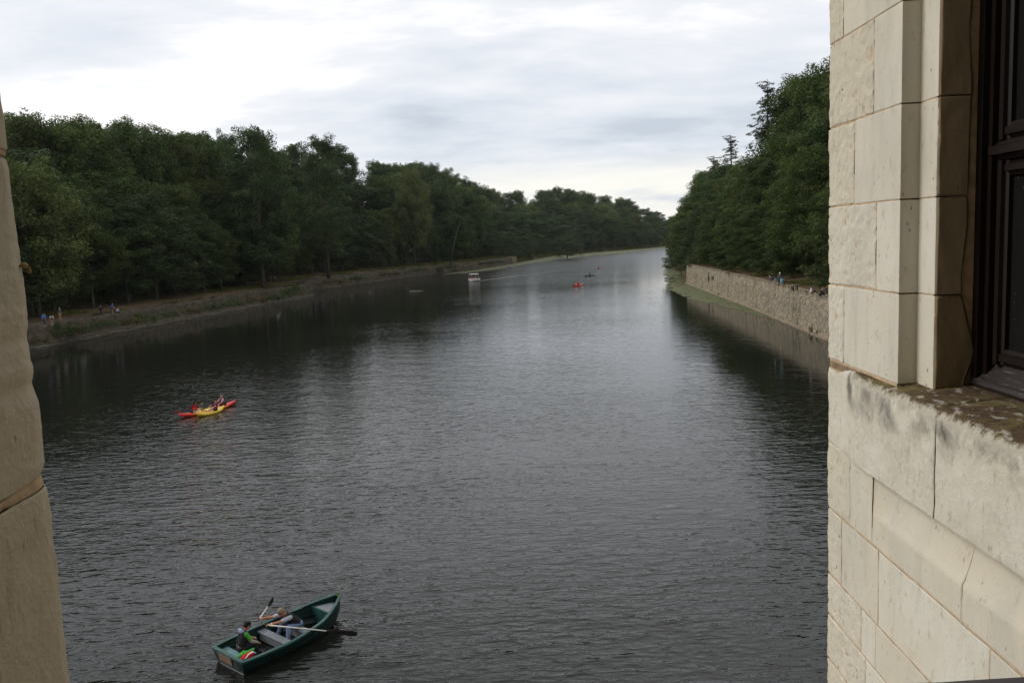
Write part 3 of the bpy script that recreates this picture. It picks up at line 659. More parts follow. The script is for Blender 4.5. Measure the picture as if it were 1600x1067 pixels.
# single trees that stand out of the left wood
def solo(kind, px, py, Y, z0, w, lab, **k):
    t_ = V(px, py, Y); return tree(kind, t_[0], Y, z0, t_[2] - z0, w, lab, **k)
solo('pale', 35, 252, 126, 3.4, 7.0, 'bright green tree at the far left edge beside the stone jamb')
solo('ash', 392, 200, 196, 4.5, 8.0, 'airy tall tree whose round top stands above the left wood')
solo('poplar', 498, 209, 236, 4.5, 6.5, 'tall dark poplar whose bushy top is the last high peak of the left wood')
solo('pale', 640, 262, 318, 6, 7.0, 'yellowish green tree below the row of poplars on the left bank')
solo('willow', 885, 368, 478, 1.0, 9.0, 'pale grey round willow at the water in front of the far hillside', var=0)
# bare leaning trunk at the quay
mb = MB(); a = V(703, 402, 330); b = V(719, 345, 332); mb.tube([a - [0, 0, 4], a * 0.6 + b * 0.4 + [0.15, 0, 0], b], [0.22, 0.17, 0.06], 7)
for k, (q, d) in enumerate([(0.65, (1.6, 0, 1.4)), (0.8, (-1.2, 0.3, 1.5))]): mb.tube([a * (1 - q) + b * q, a * (1 - q) + b * q + np.array(d)], [0.07, 0.02], 5)
dead = empty('dead_tree', tuple(a - [0, 0, 4])); tag(dead, 'thin bare pale trunk leaning out above the set-back quay', 'tree'); child_world(mb.build('trunk', M_palebark, smooth=True), dead)
# ------------------------------------------------------------------ the castle: right-hand pavilion wall with its window, and the jamb we look past
WA = math.radians(1.0); W_w = np.array([math.sin(WA), math.cos(WA), 0]); W_l = np.array([math.cos(WA), -math.sin(WA), 0]); WD = 1.3
def S3(s, D, z): return np.asarray(s)[..., None] * W_w + np.asarray(D)[..., None] * W_l + np.asarray(z)[..., None] * np.array([0, 0, 1.0])
def patch(name, fn, nu, nv, mat, parent, ucuts=(), amp=0.0013, edge=0.002, rough=0.0, seed=0, skirt=0.06, edges=(1, 1, 1, 1), top=None, chip=0.0):
    """one stone: a front sheet fn(u, v) with rounded, slightly chipped arrises and sides running back into the wall"""
    A0 = lambda x: np.array(float(x))
    Lu0 = np.linalg.norm(fn(A0(1), A0(0.5)) - fn(A0(0.5), A0(0.5))) + np.linalg.norm(fn(A0(0.5), A0(0.5)) - fn(A0(0), A0(0.5))); Lv0 = np.linalg.norm(fn(A0(0.5), A0(1)) - fn(A0(0.5), A0(0)))
    eb = np.array([0, 0.0009, 0.0022, 0.004, 0.0052]); ub = np.minimum(eb / Lu0, 0.04); vb = np.minimum(eb / Lv0, 0.07)
    uu = np.concatenate([ub, np.linspace(ub[-1] + 0.02, 0.98 - ub[-1], nu), 1 - ub[::-1]]); uu = np.unique(np.concatenate([uu] + [np.array([c_ - 0.006 / Lu0, c_ - 0.0012 / Lu0, c_, c_ + 0.0012 / Lu0, c_ + 0.006 / Lu0]) for c_ in ucuts])); vv = np.concatenate([vb, np.linspace(vb[-1] + 0.03, 0.97 - vb[-1], nv), 1 - vb[::-1]])
    U_, V_ = np.meshgrid(uu, vv, indexing='ij'); P0 = fn(U_, V_)
    e = 1e-3; du = fn(np.clip(U_ + e, 0, 1), V_) - fn(np.clip(U_ - e, 0, 1), V_); dv = fn(U_, np.clip(V_ + e, 0, 1)) - fn(U_, np.clip(V_ - e, 0, 1))
    nn = np.cross(du, dv); nn /= np.linalg.norm(nn, axis=2)[..., None] + 1e-12
    Lu = np.linalg.norm(fn(np.array(1.0), np.array(0.5)) - fn(np.array(0.0), np.array(0.5))); Lv = np.linalg.norm(fn(np.array(0.5), np.array(1.0)) - fn(np.array(0.5), np.array(0.0)))
    big_ = [9, 9, 9, 9]; dist = np.minimum.reduce([U_ * Lu + big_[0] * (1 - edges[0]), (1 - U_) * Lu + 9 * (1 - edges[1]), V_ * Lv + 9 * (1 - edges[2]), (1 - V_) * Lv + 9 * (1 - edges[3])])
    er = edge * (1 + 0.9 * fbm(P0 * 14, seed + 4)) + chip * np.clip(fbm(P0 * 7, seed + 6, 3) - 0.12, 0, 1) * 3
    back = er * np.clip(1 - dist / (er * 1.7 + 1e-6), 0, 1) ** 2
    dsp = amp * fbm(P0 * 9, seed, 4) * 1.6 + rough * (np.abs(fbm(P0 * np.array([34, 34, 24.0]), seed + 2, 4, 0.6)) * -1.7 + 0.4) - 2.2 * rough * np.clip(fbm(P0 * np.array([40, 40, 26.0]), seed + 8, 3, 0.6) - 0.30, 0, 1)
    P1 = P0 + nn * (dsp - back)[..., None]
    a, b = U_.shape; i = np.arange(a - 1)[:, None] * b + np.arange(b - 1)[None, :]; f = [np.stack([i, i + 1, i + b + 1, i + b], -1).reshape(-1, 4)]
    rim = np.concatenate([np.arange(a) * b, (a - 1) * b + np.arange(1, b), (np.arange(a - 2, -1, -1)) * b + b - 1, np.arange(b - 2, 0, -1)])
    v = P1.reshape(-1, 3); nr = nn.reshape(-1, 3)[rim]
    v2 = np.concatenate([v, v[rim] - nr * skirt]); k = len(rim); q = np.arange(k); f.append(np.stack([rim[q], len(v) + q, len(v) + (q + 1) % k, rim[(q + 1) % k]], -1))
    at = {'top': ('POINT', np.concatenate([top(U_, V_).ravel(), np.zeros(k)]))} if top is not None else None
    return child_world(obj(name, v2, np.concatenate(f), mat, None, True, at), parent)
def pl_fn(prof):
    """a profile in plan [(s, D)] as a function of u"""
    prof = np.asarray(prof, float); c = np.concatenate([[0], np.cumsum(np.linalg.norm(np.diff(prof, axis=0), axis=1))]); c /= c[-1]
    return lambda u: (np.interp(u, c, prof[:, 0]), np.interp(u, c, prof[:, 1]))
def wstone(prof, z0, z1, mat, parent, nu=10, nv=8, wob=None, **k):
    pf = pl_fn(prof)
    def fn(u, v):
        s, D = pf(u); z = z0 + (z1 - z0) * v
        if wob is not None: s, D = wob(s, D, z, u)
        return S3(s, D, z)
    pa = np.asarray(prof, float); cc = np.concatenate([[0], np.cumsum(np.linalg.norm(np.diff(pa, axis=0), axis=1))]); cc /= cc[-1]
    return patch('stone_block', fn, nu, nv, mat, parent, ucuts=[c_ for c_ in cc[1:-1] if 0.02 < c_ < 0.98], **k)
def s_of(px, py, D=WD):
    d = ray(px, py); t_ = D / (d @ W_l); return (d * t_) @ W_w
pav = empty('castle_wall', tuple(S3(np.array(3.0), np.array(1.6), np.array(0.0)))); tag(pav, 'cream limestone castle wall of large blocks with a dark window and mossy sill', 'wall', kind='thing')
SE = 3.545; g = 0.0036
ZJ = [13.45, 13.06, 12.735, 12.40, 12.08, 11.757, 11.437]                # bed joints above the sill, top to bottom
VJ = [[s_of(1372, -140)], [s_of(1318, 40)], [s_of(1365.5, 110)], [s_of(1335, 260)], [s_of(1369, 390)], [s_of(1318.5, 510)]]
R1S, R2S, D2 = 2.885, 2.758, 1.364
def edge_wob(s, D, z, u):
    w_ = np.clip((s - (SE - 0.04)) / 0.04, 0, 1); q = np.stack([z * 9, z * 0 + 3, z * 0], -1); return s + w_ * 0.006 * fbm(q, 5, 4), D
def worn(s, D, z, u):                                                     # the worn inner arris of the window reveal
    w_ = np.clip((D - (D2 + 0.03)) / 0.08, 0, 1) * (s < R2S + 0.05)
    q = np.stack([z * 5.0, z * 0 + 8, z * 0], -1)
    bulge = 0.030 * np.exp(-((z - 11.56) / 0.09) ** 2) - 0.022 * np.exp(-((z - 11.80) / 0.11) ** 2)
    return s, D + w_ * (bulge + 0.016 * fbm(q, 15, 4))
for r_, (za, zb) in enumerate(zip(ZJ[:-1], ZJ[1:])):
    cuts = VJ[r_]; sj = cuts[0]; sd_ = 40 + r_ * 7
    wstone([(SE, WD + 0.16), (SE, WD), (sj + g, WD)], zb + g, za - g, M_stone_rough, pav, nu=46, nv=34, wob=edge_wob, rough=0.0055, amp=0.0024, edge=0.0026, seed=sd_, chip=0.004)
    smooth_ = M_stone if r_ != 3 else M_stone_rough
    wstone([(sj - g, WD), (R1S, WD), (R1S, D2), (R2S + 0.008, D2)], zb + g * 0.7, za - g * 0.7, M_stone, pav, nu=34, nv=12, rough=0.0006, amp=0.0011, edge=0.0012, seed=sd_ + 1, chip=0.0025)
    wstone([(R2S + 0.003, D2 - 0.0015), (R2S, D2 + 0.006), (R2S, 1.462), (R2S + 0.012, 1.474), (R2S + 0.13, 1.476)], zb + g * 0.5, za - g * 0.5, M_stone_worn, pav, nu=26, nv=14, wob=worn, rough=0.003, amp=0.006, edge=0.004, seed=sd_ + 2)
# the wall below the sill
ZL = [11.437, 11.075, 10.775, 10.475, 10.285, 10.075, 9.78]
SH = s_of(1362.5, 800)                                                   # where the hollow apron starts
def low(s0, s1, z0, z1, mat, **k):
    wstone([(s0 - g, WD)] + ([] if s1 is None else []) + [(s1 + g, WD)], z0 + g, z1 - g, mat, pav, **k)
def low_edge(s1, z0, z1, **k):
    wstone([(SE, WD + 0.16), (SE, WD), (s1 + g, WD)], z0 + g, z1 - g, M_stone_rough, pav, nu=40, nv=28, wob=edge_wob, rough=0.0036, amp=0.0026, edge=0.0026, chip=0.004, **k)
sa = s_of(1328, 760); low_edge(sa, ZL[2], ZL[1], seed=90)
low(sa, SH, ZL[2], ZL[1], M_stone, nu=12, nv=10, seed=91, rough=0.0008)
s3a, s3b, s3c = s_of(1315, 850), s_of(1372, 930), s_of(1546, 1045)
low_edge(s3a, ZL[3], ZL[2], seed=92); low(s3a, s3b, ZL[3], ZL[2], M_stone, nu=16, nv=12, seed=93, rough=0.0008)
low(s3b, s3c, ZL[3], ZL[2], M_stone, nu=26, nv=12, seed=94, rough=0.0007); low(s3c, 1.04, ZL[3], ZL[2], M_stone, nu=20, nv=10, seed=95)
s4a, s4b = s_of(1345, 990), s_of(1367.5, 1030)
low_edge(s4a, ZL[4], ZL[3], seed=96); low(s4a, s4b, ZL[4], ZL[3], M_stone, nu=10, nv=8, seed=97); low(s4b, 2.35, ZL[4], ZL[3], M_stone, nu=22, nv=8, seed=98); low(2.35, 1.04, ZL[4], ZL[3], M_stone, nu=16, nv=6, seed=99)
s5 = s_of(1352, 1060); low_edge(s5, ZL[5], ZL[4], seed=101); low(s5, 2.6, ZL[5], ZL[4], M_stone, nu=18, nv=8, seed=102); low(2.6, 1.04, ZL[5], ZL[4], M_stone, nu=18, nv=6, seed=103)
low_edge(3.2, ZL[6], ZL[5], seed=104); low(3.2, 2.3, ZL[6], ZL[5], M_stone, nu=12, nv=6, seed=105); low(2.3, 1.04, ZL[6], ZL[5], M_stone, nu=12, nv=6, seed=106)
# hollow apron under the sill: set back at the top, sloping out to the wall face
def apron(s0, s1, seed):
    zc, zt = 10.90, ZL[1]
    def fn(u, v):
        s = s0 - 0.0006 + (s1 - s0 + 0.0012) * u; z = ZL[2] + g + (zt - ZL[2] - g) * v
        k_ = np.clip((z - zc + 0.01 * fbm(np.stack([s * 5, s * 0, s * 0], -1), 3)) / (zt - zc), 0, 1); D = WD + 0.048 * k_ ** 0.75 * (np.clip(0.15 + (SH - s) / 0.14, 0, 1))
        return S3(s, D, z)
    patch('stone_block', fn, 26, 22, M_stone, pav, rough=0.0012, amp=0.0012, edge=0.0022, seed=seed, edges=(1, 1, 1, 0), chip=0.002)
sp_ = s_of(1503, 910); apron(SH, sp_, 110); apron(sp_, 1.04, 111)
# two sill stones, their front 4 cm proud of the wall and the mossy top weathered to the outside
def sill(s0, s1, seed, left=False):
    prof = np.array([(0.0, 0), (0.30, 0), (0.335, 0.004), (0.352, 0.018), (0.362, 0.04), (0.375, 0.12), (0.385, 0.27)])       # height above the bed, depth
    c = np.concatenate([[0], np.cumsum(np.linalg.norm(np.diff(prof, axis=0), axis=1))]); c /= c[-1]
    def fn(u, v):
        s = s0 + (s1 - s0) * u; zt = np.interp(v, c, prof[:, 0]); dp = np.interp(v, c, prof[:, 1])
        pr = 0.036 * np.clip((3.40 - s) / 0.22, 0, 1) if left else 0.036 + 0 * s
        wv = fbm(np.stack([s * 6, zt * 6, s * 0], -1), seed, 4)
        rag = np.clip(1 - np.abs(dp - 0.012) / 0.03, 0, 1) * 0.005 * fbm(np.stack([s * 24, zt * 24, s * 0], -1), seed + 3, 4)
        D = WD - pr + dp * (1.0 if not left else 1.0) + rag; z = ZL[1] + zt - (0.362 - 0.355) + 0.003 * wv * (dp > 0.03)
        if left:
            k_ = np.clip((s - 3.27) / 0.06, 0, 1); D = np.where(dp > 0.012, D * 1.0, D); z = z
        return S3(s, D, z)
    tp = lambda u, v: np.interp(v, [0, 0.30, 0.44, 0.52, 0.60, 1], [0, 0.04, 0.30, 0.52, 0.78, 1.0]) * (np.clip((3.33 - (s0 + (s1 - s0) * u)) / 0.08, 0.0, 1) if left else 1.0)
    return patch('sill_stone', fn, 44, 40, M_sill, pav, rough=0.0007, amp=0.0016, edge=0.003, seed=seed, edges=(0 if left else 1, 1, 1, 0), top=tp, chip=0.004)
sj = s_of(1460, 690, WD - 0.036)
sill(SE, sj + 0.004, 120, True); sill(sj - 0.004, 1.04, 121)
# mortar behind the joints and the mass of the wall
def wall_box(mbx, s0, s1, D0, D1, z0, z1):
    c = S3(np.array((s0 + s1) / 2), np.array((D0 + D1) / 2), np.array((z0 + z1) / 2)); mbx.box(c, (abs(D1 - D0), abs(s1 - s0), z1 - z0), -WA)
mb = MB(); wall_box(mb, SE - 0.008, R1S + 0.012, WD + 0.0026, 1.7, 11.40, 13.46); wall_box(mb, R1S + 0.02, R2S + 0.02, D2 + 0.0022, 1.7, 11.42, 13.46)
wall_box(mb, SE - 0.008, SH + 0.01, WD + 0.0026, 1.7, 9.78, 11.43); wall_box(mb, SH + 0.01, 1.04, WD + 0.058, 1.7, 9.78, 11.36); wall_box(mb, SH + 0.01, 1.04, WD + 0.0026, WD + 0.06, 9.78, 10.84); wall_box(mb, SH + 0.02, SH - 0.004, WD + 0.012, 1.7, 10.7, 11.08)
child_world(mb.build('mortar', M_mortar), pav)
for (px, py, w_, h_) in [(1312, 572, 0.06, 0.05), (1362, 432, 0.05, 0.09), (1452, 905, 0.03, 0.02), (1315, 884, 0.04, 0.03)]:
    pass
mb = MB(); wall_box(mb, SE - 0.03, 1.06, 1.62, 7.0, 13.30, 22.0); wall_box(mb, SE - 0.03, 1.06, WD + 0.2, 7.0, -2.0, 9.80); wall_box(mb, SE - 0.03, R2S + 0.10, 1.62, 7.0, 9.7, 13.4)
wall_box(mb, SE - 0.03, 1.06, WD + 0.02, 1.8, 13.45, 22.0)
child_world(mb.build('wall_core', M_stone), pav)
for za, zb in zip(ZJ[:-1], ZJ[1:]):                                       # the reveal on the near side of the window
    mb = MB(); wall_box(mb, 1.56, 1.045, WD, 1.75, zb + g, za - g); child_world(mb.build('stone_block', M_stone), pav)
# the window: fixed frame, two casement lights with a transom, worn timber bottom rail
win = child_world(link('window', None), pav) if False else empty('window', tuple(S3(np.array(2.3), np.array(1.55), np.array(11.43))))
def wb(mbx, s0, s1, D0, D1, z0, z1): wall_box(mbx, s0, s1, D0, D1, z0, z1)
mb = MB(); wb(mb, 2.768, 2.736, 1.492, 1.66, 11.40, 13.4); wb(mb, 2.736, 2.714, 1.512, 1.66, 11.42, 13.4)
F1 = mb.build('window_frame', M_timber)
child_world(F1, pav)
def bevel_rail(mbx, s0, s1, Dc, zc, hw, dp):                              # moulded rail, rounded towards the viewer
    ring = [(-hw, 0.02), (-hw, -dp * 0.4), (-hw * 0.55, -dp * 0.55), (-hw * 0.45, -dp), (hw * 0.35, -dp), (hw * 0.55, -dp * 0.55), (hw, -dp * 0.3), (hw, 0.02)]
    mbx.loft([[S3(np.array(s), np.array(Dc + d), np.array(zc + z)) for z, d in ring] for s in (s0, s1)])
def bevel_stile(mbx, z0, z1, Dc, sc, hw, dp):
    ring = [(-hw, 0.02), (-hw, -dp * 0.4), (-hw * 0.55, -dp * 0.55), (-hw * 0.45, -dp), (hw * 0.35, -dp), (hw * 0.55, -dp * 0.55), (hw, -dp * 0.3), (hw, 0.02)]
    mbx.loft([[S3(np.array(sc + z), np.array(Dc + d), np.array(zz_)) for z, d in ring] for zz_ in (z0, z1)])
ZT = 12.215
mb = MB(); bevel_rail(mb, 2.716, 1.04, 1.545, ZT, 0.030, 0.045); child_world(mb.build('transom_bar', M_timber), F1)
for (z0, z1) in ((11.53, ZT - 0.032), (ZT + 0.032, 13.3)):
    mb = MB(); bevel_stile(mb, z0, z1, 1.550, 2.688, 0.028, 0.028); bevel_stile(mb, z0, z1, 1.550, 1.62, 0.034, 0.028)
    bevel_rail(mb, 2.665, 1.65, 1.551, z0 + 0.026, 0.026, 0.028); bevel_rail(mb, 2.665, 1.65, 1.551, z1 - 0.024, 0.024, 0.026); child_world(mb.build('sash', M_timber), F1)
    mb = MB(); wb(mb, 2.67, 1.65, 1.552, 1.558, z0 + 0.03, z1 - 0.03); child_world(mb.build('pane', M_glass), F1)
mb = MB(); ring = [(11.405, 1.60), (11.405, 1.515), (11.440, 1.492), (11.462, 1.484), (11.474, 1.490), (11.484, 1.504), (11.510, 1.530), (11.532, 1.548), (11.532, 1.60)]
mb.loft([[S3(np.array(s), np.array(d), np.array(z)) for z, d in ring] for s in np.linspace(2.765, 1.04, 12)]); child_world(mb.build('bottom_rail', M_timber_worn), F1)
mb = MB(); wb(mb, 2.765, 1.04, 1.505, 1.6, 11.36, 11.404); child_world(mb.build('weather_bar', M_timber), F1)
mb = MB(); wb(mb, 2.85, 1.2, 2.6, 2.62, 11.3, 13.5); child_world(mb.build('room_back', M_timber), F1)
bpy.data.objects.remove(win)
# the jamb of the opening we look out of
jam = empty('window_jamb', (-0.6, 0.7, 0)); tag(jam, 'worn brownish limestone window jamb at the left edge with a thick mortar joint', 'wall', kind='thing')
JE = np.array([(-400, 0.0), (0, 0.0), (147, 0.0), (234, -0.001), (327, -0.002), (420, 0.0), (490, 0.004), (528, -0.006), (560, -0.003), (582, 0.003), (598, -0.006), (620, 0.002), (666, 0.002), (727, -0.001), (741, -0.006), (751, 0.000), (810, 0.001), (832, -0.002), (880, 0.002), (940, 0.001), (1067, 0.0), (1400, 0.0)])
zs_ = np.array([V(30, y, 1.0)[2] for y in JE[:, 0]])
def jx(z): return -0.582 - 0.011 * np.clip(fbm(np.stack([z * 13, z * 0 + 4, z * 0], -1), 79, 4, 0.6) - 0.22, 0, 1) + 0.5 * np.interp(z, zs_[::-1], JE[::-1, 1]) + 0.0018 * fbm(np.stack([z * 34, z * 0, z * 0], -1), 77, 5, 0.65)
def jamb(z0, z1, seed, mat=M_stone_jamb, nv=130, inset=0.0, nm='stone_block'):
    def fn(u, v):
        z = z0 + (z1 - z0) * v; e_ = jx(z) - inset
        y = np.interp(u, [0, 0.50, 0.80, 0.86, 0.92, 1.0], [0.35, 0.84, 0.975, 0.998, 1.012, 1.06]); x = e_ + np.interp(u, [0, 0.50, 0.80, 0.86, 0.92, 1.0], [0.016, 0.010, 0.004, -0.002, -0.012, -0.08])
        return np.stack([x, y, z], -1)
    return patch(nm, fn, 70, nv, mat, jam, rough=0.0012, amp=0.0010, edge=0.0018, seed=seed, edges=(0, 0, 1, 1), chip=0.003)
zj1, zj2 = V(8, 240, 1.0)[2], V(45, 752, 1.0)[2]
jamb(zj1 + 0.003, 13.3, 130); jamb(zj2 + 0.007, zj1 - 0.003, 131); jamb(10.9, zj2 - 0.006, 132)
jamb(zj2 - 0.007, zj2 + 0.008, 133, M_mortar, 8, 0.0022, 'mortar_joint'); jamb(zj1 - 0.004, zj1 + 0.004, 134, M_mortar, 6, 0.0022, 'mortar_joint')
mb = MB(); c = V(36, 415, 0.995); mb.ball(c + [0.001, 0, 0], 0.0045, 7, 5, (1, 1.2, 0.8)); mb.ball(c + [0.004, 0.004, -0.006], 0.003, 6, 5, (1.1, 1, 1.5)); lump = mb.build('dry_cocoon', simple_mat('cocoon', (0.42, 0.30, 0.14), 0.9, 0.4, 300), None, True)
tag(lump, 'tiny tan insect cocoon stuck on the edge of the left jamb', 'cocoon')
mb = MB(); mb.box((-8.6, 0.68, 10), (15.94, 0.62, 24)); mb.box((0.2, 0.68, 17.6), (1.66, 0.62, 8.8)); mb.box((0.3, 0.66, 4.5), (2.0, 0.60, 13.4)); mb.box((7.2, 0.55, 10), (11.7, 0.9, 24))
child_world(mb.build('facade', M_stone_jamb), jam)
mb = MB(); mb.box((0, -4.0, 12), (9, 0.1, 5)); mb.box((-4.5, -1.8, 12), (0.1, 4.4, 5)); mb.box((4.5, -1.8, 12), (0.1, 4.4, 5)); mb.box((0, -1.8, 14.5), (9, 4.6, 0.1)); mb.box((0, -1.8, 10.2), (9, 4.6, 0.1)); child_world(mb.build('room', M_plaster), jam)
# grey ledge capping at the foot of the opening
mb = MB(); zt = V(1500, 1058, 0.98)[2]; xs = np.linspace(V(1418, 1064, 0.98)[0], 1.2, 10)
rings = []
for i, x in enumerate(xs):
    h = min(1, i / 1.2) ** 0.5; zz0 = zt + 0.0008 * math.sin(x * 30)
    rings.append([(x, 0.40, zt - 0.05), (x, 0.40, zz0 - 0.012 + 0.006 * h), (x, 0.94, zz0 - 0.008 + 0.006 * h), (x, 0.975, zz0 - 0.004 + 0.004 * h), (x, 0.992, zz0 - 0.012), (x, 0.994, zt - 0.05)])
mb.loft(rings); led = mb.build('window_ledge', M_lead); tag(led, 'dark grey ledge capping peeking in at the bottom right corner', 'ledge', kind='thing')
# ------------------------------------------------------------------ people
SKIN = simple_mat('skin', (0.42, 0.22, 0.14), 0.55, 0.1, 30, 0.3); SKIN_TAN = simple_mat('tanned_skin', (0.36, 0.15, 0.08), 0.55, 0.1, 30, 0.3)
_cm = {}
def cloth(c):
    k = tuple(c)
    if k not in _cm: _cm[k] = simple_mat('cloth', c, 0.85, 0.22, 14, 0.15)
    return _cm[k]
def capsules(segs, voxel, name, mat, parent, sm=2):
    """one continuous skin over tapered limbs: segs = [(a, b, ra, rb)]"""
    mb = MB()
    for a, b, ra, rb in segs:
        a = np.array(a, float); b = np.array(b, float); d = b - a; L = np.linalg.norm(d)
        if L < 1e-5: mb.ball(a, ra, 10, 8); continue
        d /= L; ts = [-ra * 0.98, -ra * 0.8, -ra * 0.4, 0, L * 0.25, L * 0.5, L * 0.75, L, L + rb * 0.4, L + rb * 0.8, L + rb * 0.98]
        rs = [ra * 0.2, ra * 0.6, ra * 0.92, ra] + [ra + (rb - ra) * k for k in (0.25, 0.5, 0.75)] + [rb, rb * 0.92, rb * 0.6, rb * 0.2]
        mb.tube([a + d * t for t in ts], rs, 10)
    bm = bmesh.new(); vs = [bm.verts.new(p) for p in np.concatenate(mb.v)]
    for q in mb.f:
        try: bm.faces.new([vs[i] for i in q])
        except ValueError: pass
    bmesh.ops.recalc_face_normals(bm, faces=bm.faces)
    me = bpy.data.meshes.new(name); bm.to_mesh(me); bm.free(); o = link(name, me, parent)
    m_ = o.modifiers.new('r', 'REMESH'); m_.mode = 'VOXEL'; m_.voxel_size = voxel; m_.use_smooth_shade = True
    if sm: s_ = o.modifiers.new('s', 'SMOOTH'); s_.iterations = sm; s_.factor = 0.5
    dg = bpy.context.evaluated_depsgraph_get(); me2 = bpy.data.meshes.new_from_object(o.evaluated_get(dg)); o.modifiers.clear(); o.data = me2; bpy.data.meshes.remove(me)
    me2.name = name; me2.materials.clear(); me2.materials.append(mat)
    for p in me2.polygons: p.use_smooth = True
    return o
def ik(a, c, l1, l2, hint):
    a = np.array(a, float); c = np.array(c, float); d = c - a; L = np.linalg.norm(d)
    if L > (l1 + l2) * 0.995: c = a + d / L * (l1 + l2) * 0.995; d = c - a; L = np.linalg.norm(d)
    d /= L; x = (l1 * l1 - l2 * l2 + L * L) / (2 * L); h = math.sqrt(max(0, l1 * l1 - x * x))
    hn = np.array(hint, float); hn = hn - d * (hn @ d); hn /= np.linalg.norm(hn) + 1e-9
    return a + d * x + hn * h, c
def person(label, loc, rz, pelvis, lean, feet, hands, clothes, hair, height=1.72, voxel=0.022, turn=0.0, headpitch=0.0, skin=None, elbow=(0, -0.4, -1), knee=(1, 0, 0.4), group=None, fingers=False, side_lean=0.0, long_hair=False):
    """figure facing local +X. pelvis height and lean (radians forward), feet/hands as local targets, left side = +Y"""
    k = height / 1.72; skin = skin or SKIN
    root = empty('person', loc, rz); tag(root, label, 'person', group)
    pel = np.array(pelvis, float) * np.array([1, 1, 1]); ca, sa_ = math.cos(lean), math.sin(lean)
    upv = np.array([sa_, side_lean, ca]); upv /= np.linalg.norm(upv); fwd = np.array([ca, 0, -sa_]); lat = np.array([0, 1.0, 0])
    ct, st = math.cos(turn), math.sin(turn); lat_s = lat * ct - fwd * st; fwd_s = fwd * ct + lat * st
    chest = pel + upv * 0.40 * k + fwd * 0.02; neck = pel + upv * 0.52 * k; hp = headpitch
    hu = upv * math.cos(hp) + fwd_s * math.sin(hp); hf = fwd_s * math.cos(hp) - upv * math.sin(hp)
    head = neck + hu * 0.175 * k + hf * 0.03
    segs = [(pel + lat * 0.075 * k, pel - lat * 0.075 * k, 0.105 * k, 0.105 * k), (pel + lat * 0.05, chest + lat_s * 0.075 * k, 0.105 * k, 0.105 * k), (pel - lat * 0.05, chest - lat_s * 0.075 * k, 0.105 * k, 0.105 * k),
            (chest + upv * 0.06 + lat_s * 0.13 * k, chest + upv * 0.06 - lat_s * 0.13 * k, 0.072 * k, 0.072 * k), (chest + upv * 0.06, neck + hu * 0.10 * k, 0.062 * k, 0.052 * k),
            (head + hu * 0.03 * k - hf * 0.012, head - hu * 0.055 * k + hf * 0.03 * k, 0.093 * k, 0.062 * k), (head + hf * 0.085 * k - hu * 0.005, head + hf * 0.104 * k - hu * 0.035 * k, 0.010 * k, 0.017 * k),
            (head + lat_s * 0.09 * k - hu * 0.01, head + lat_s * 0.094 * k - hu * 0.035, 0.018 * k, 0.013 * k), (head - lat_s * 0.09 * k - hu * 0.01, head - lat_s * 0.094 * k - hu * 0.035, 0.018 * k, 0.013 * k)]
    limbs = {}
    for sgn, nm in ((1, 'L'), (-1, 'R')):
        sh = chest + upv * 0.07 * k + lat_s * 0.175 * k * sgn; hd = np.array(hands[0 if sgn > 0 else 1], float)
        eh = np.array(elbow, float) * np.array([1, 1, 1]) + np.array([0, 0.5 * sgn, 0]); el, wr = ik(sh, hd, 0.29 * k, 0.26 * k, eh)
        hip = pel + lat * 0.09 * k * sgn - upv * 0.02; ft = np.array(feet[0 if sgn > 0 else 1], float) + np.array([0, 0, 0.08 * k]); kn, an = ik(hip, ft, 0.43 * k, 0.42 * k, np.array(knee, float) + np.array([0, 0.15 * sgn, 0]))
        limbs[nm] = (sh, el, wr, hip, kn, an)
        fd = (wr - el) / np.linalg.norm(wr - el); toe = an + np.array([0.17 * k, 0.03 * sgn, -0.045 * k]) if abs(kn[2] - an[2]) > 0.15 else an + np.array([0.05, 0, 0.16 * k])
        segs += [(sh, el, 0.054 * k, 0.042 * k), (el, wr, 0.042 * k, 0.028 * k), (hip, kn, 0.088 * k, 0.058 * k), (kn, an, 0.057 * k, 0.038 * k), (an - np.array([0.03, 0, 0.04 * k]), toe, 0.036 * k, 0.03 * k)]
        pa = wr + fd * 0.075 * k; sd = np.cross(fd, [0, 0, 1.0]); sd /= np.linalg.norm(sd) + 1e-9; dn = np.cross(sd, fd)
        segs += [(wr + sd * 0.012, pa + sd * 0.022, 0.022 * k, 0.019 * k), (wr - sd * 0.012, pa - sd * 0.022, 0.022 * k, 0.019 * k)]
        if fingers:
            for q, ln in zip((-0.033, -0.011, 0.011, 0.033), (0.062, 0.074, 0.070, 0.052)):
                b0 = pa + sd * q; b1 = b0 + fd * ln * 0.45 - dn * 0.012; b2 = b1 + fd * ln * 0.12 - dn * ln * 0.5; b3 = b2 - fd * ln * 0.32 - dn * 0.006
                segs += [(b0, b1, 0.0105, 0.0098), (b1, b2, 0.0098, 0.009), (b2, b3, 0.009, 0.008)]
            t0 = wr + fd * 0.025 + sd * 0.03 * sgn; t1 = t0 + fd * 0.035 + sd * 0.022 * sgn - dn * 0.015; segs += [(t0, t1, 0.012, 0.011), (t1, t1 + fd * 0.03 - dn * 0.02 - sd * 0.008 * sgn, 0.011, 0.009)]
        else: segs += [(pa, pa + fd * 0.07 * k - dn * 0.02, 0.024 * k, 0.016 * k)]
    capsules(segs, voxel, 'body', skin, root)
    g_ = 0.012
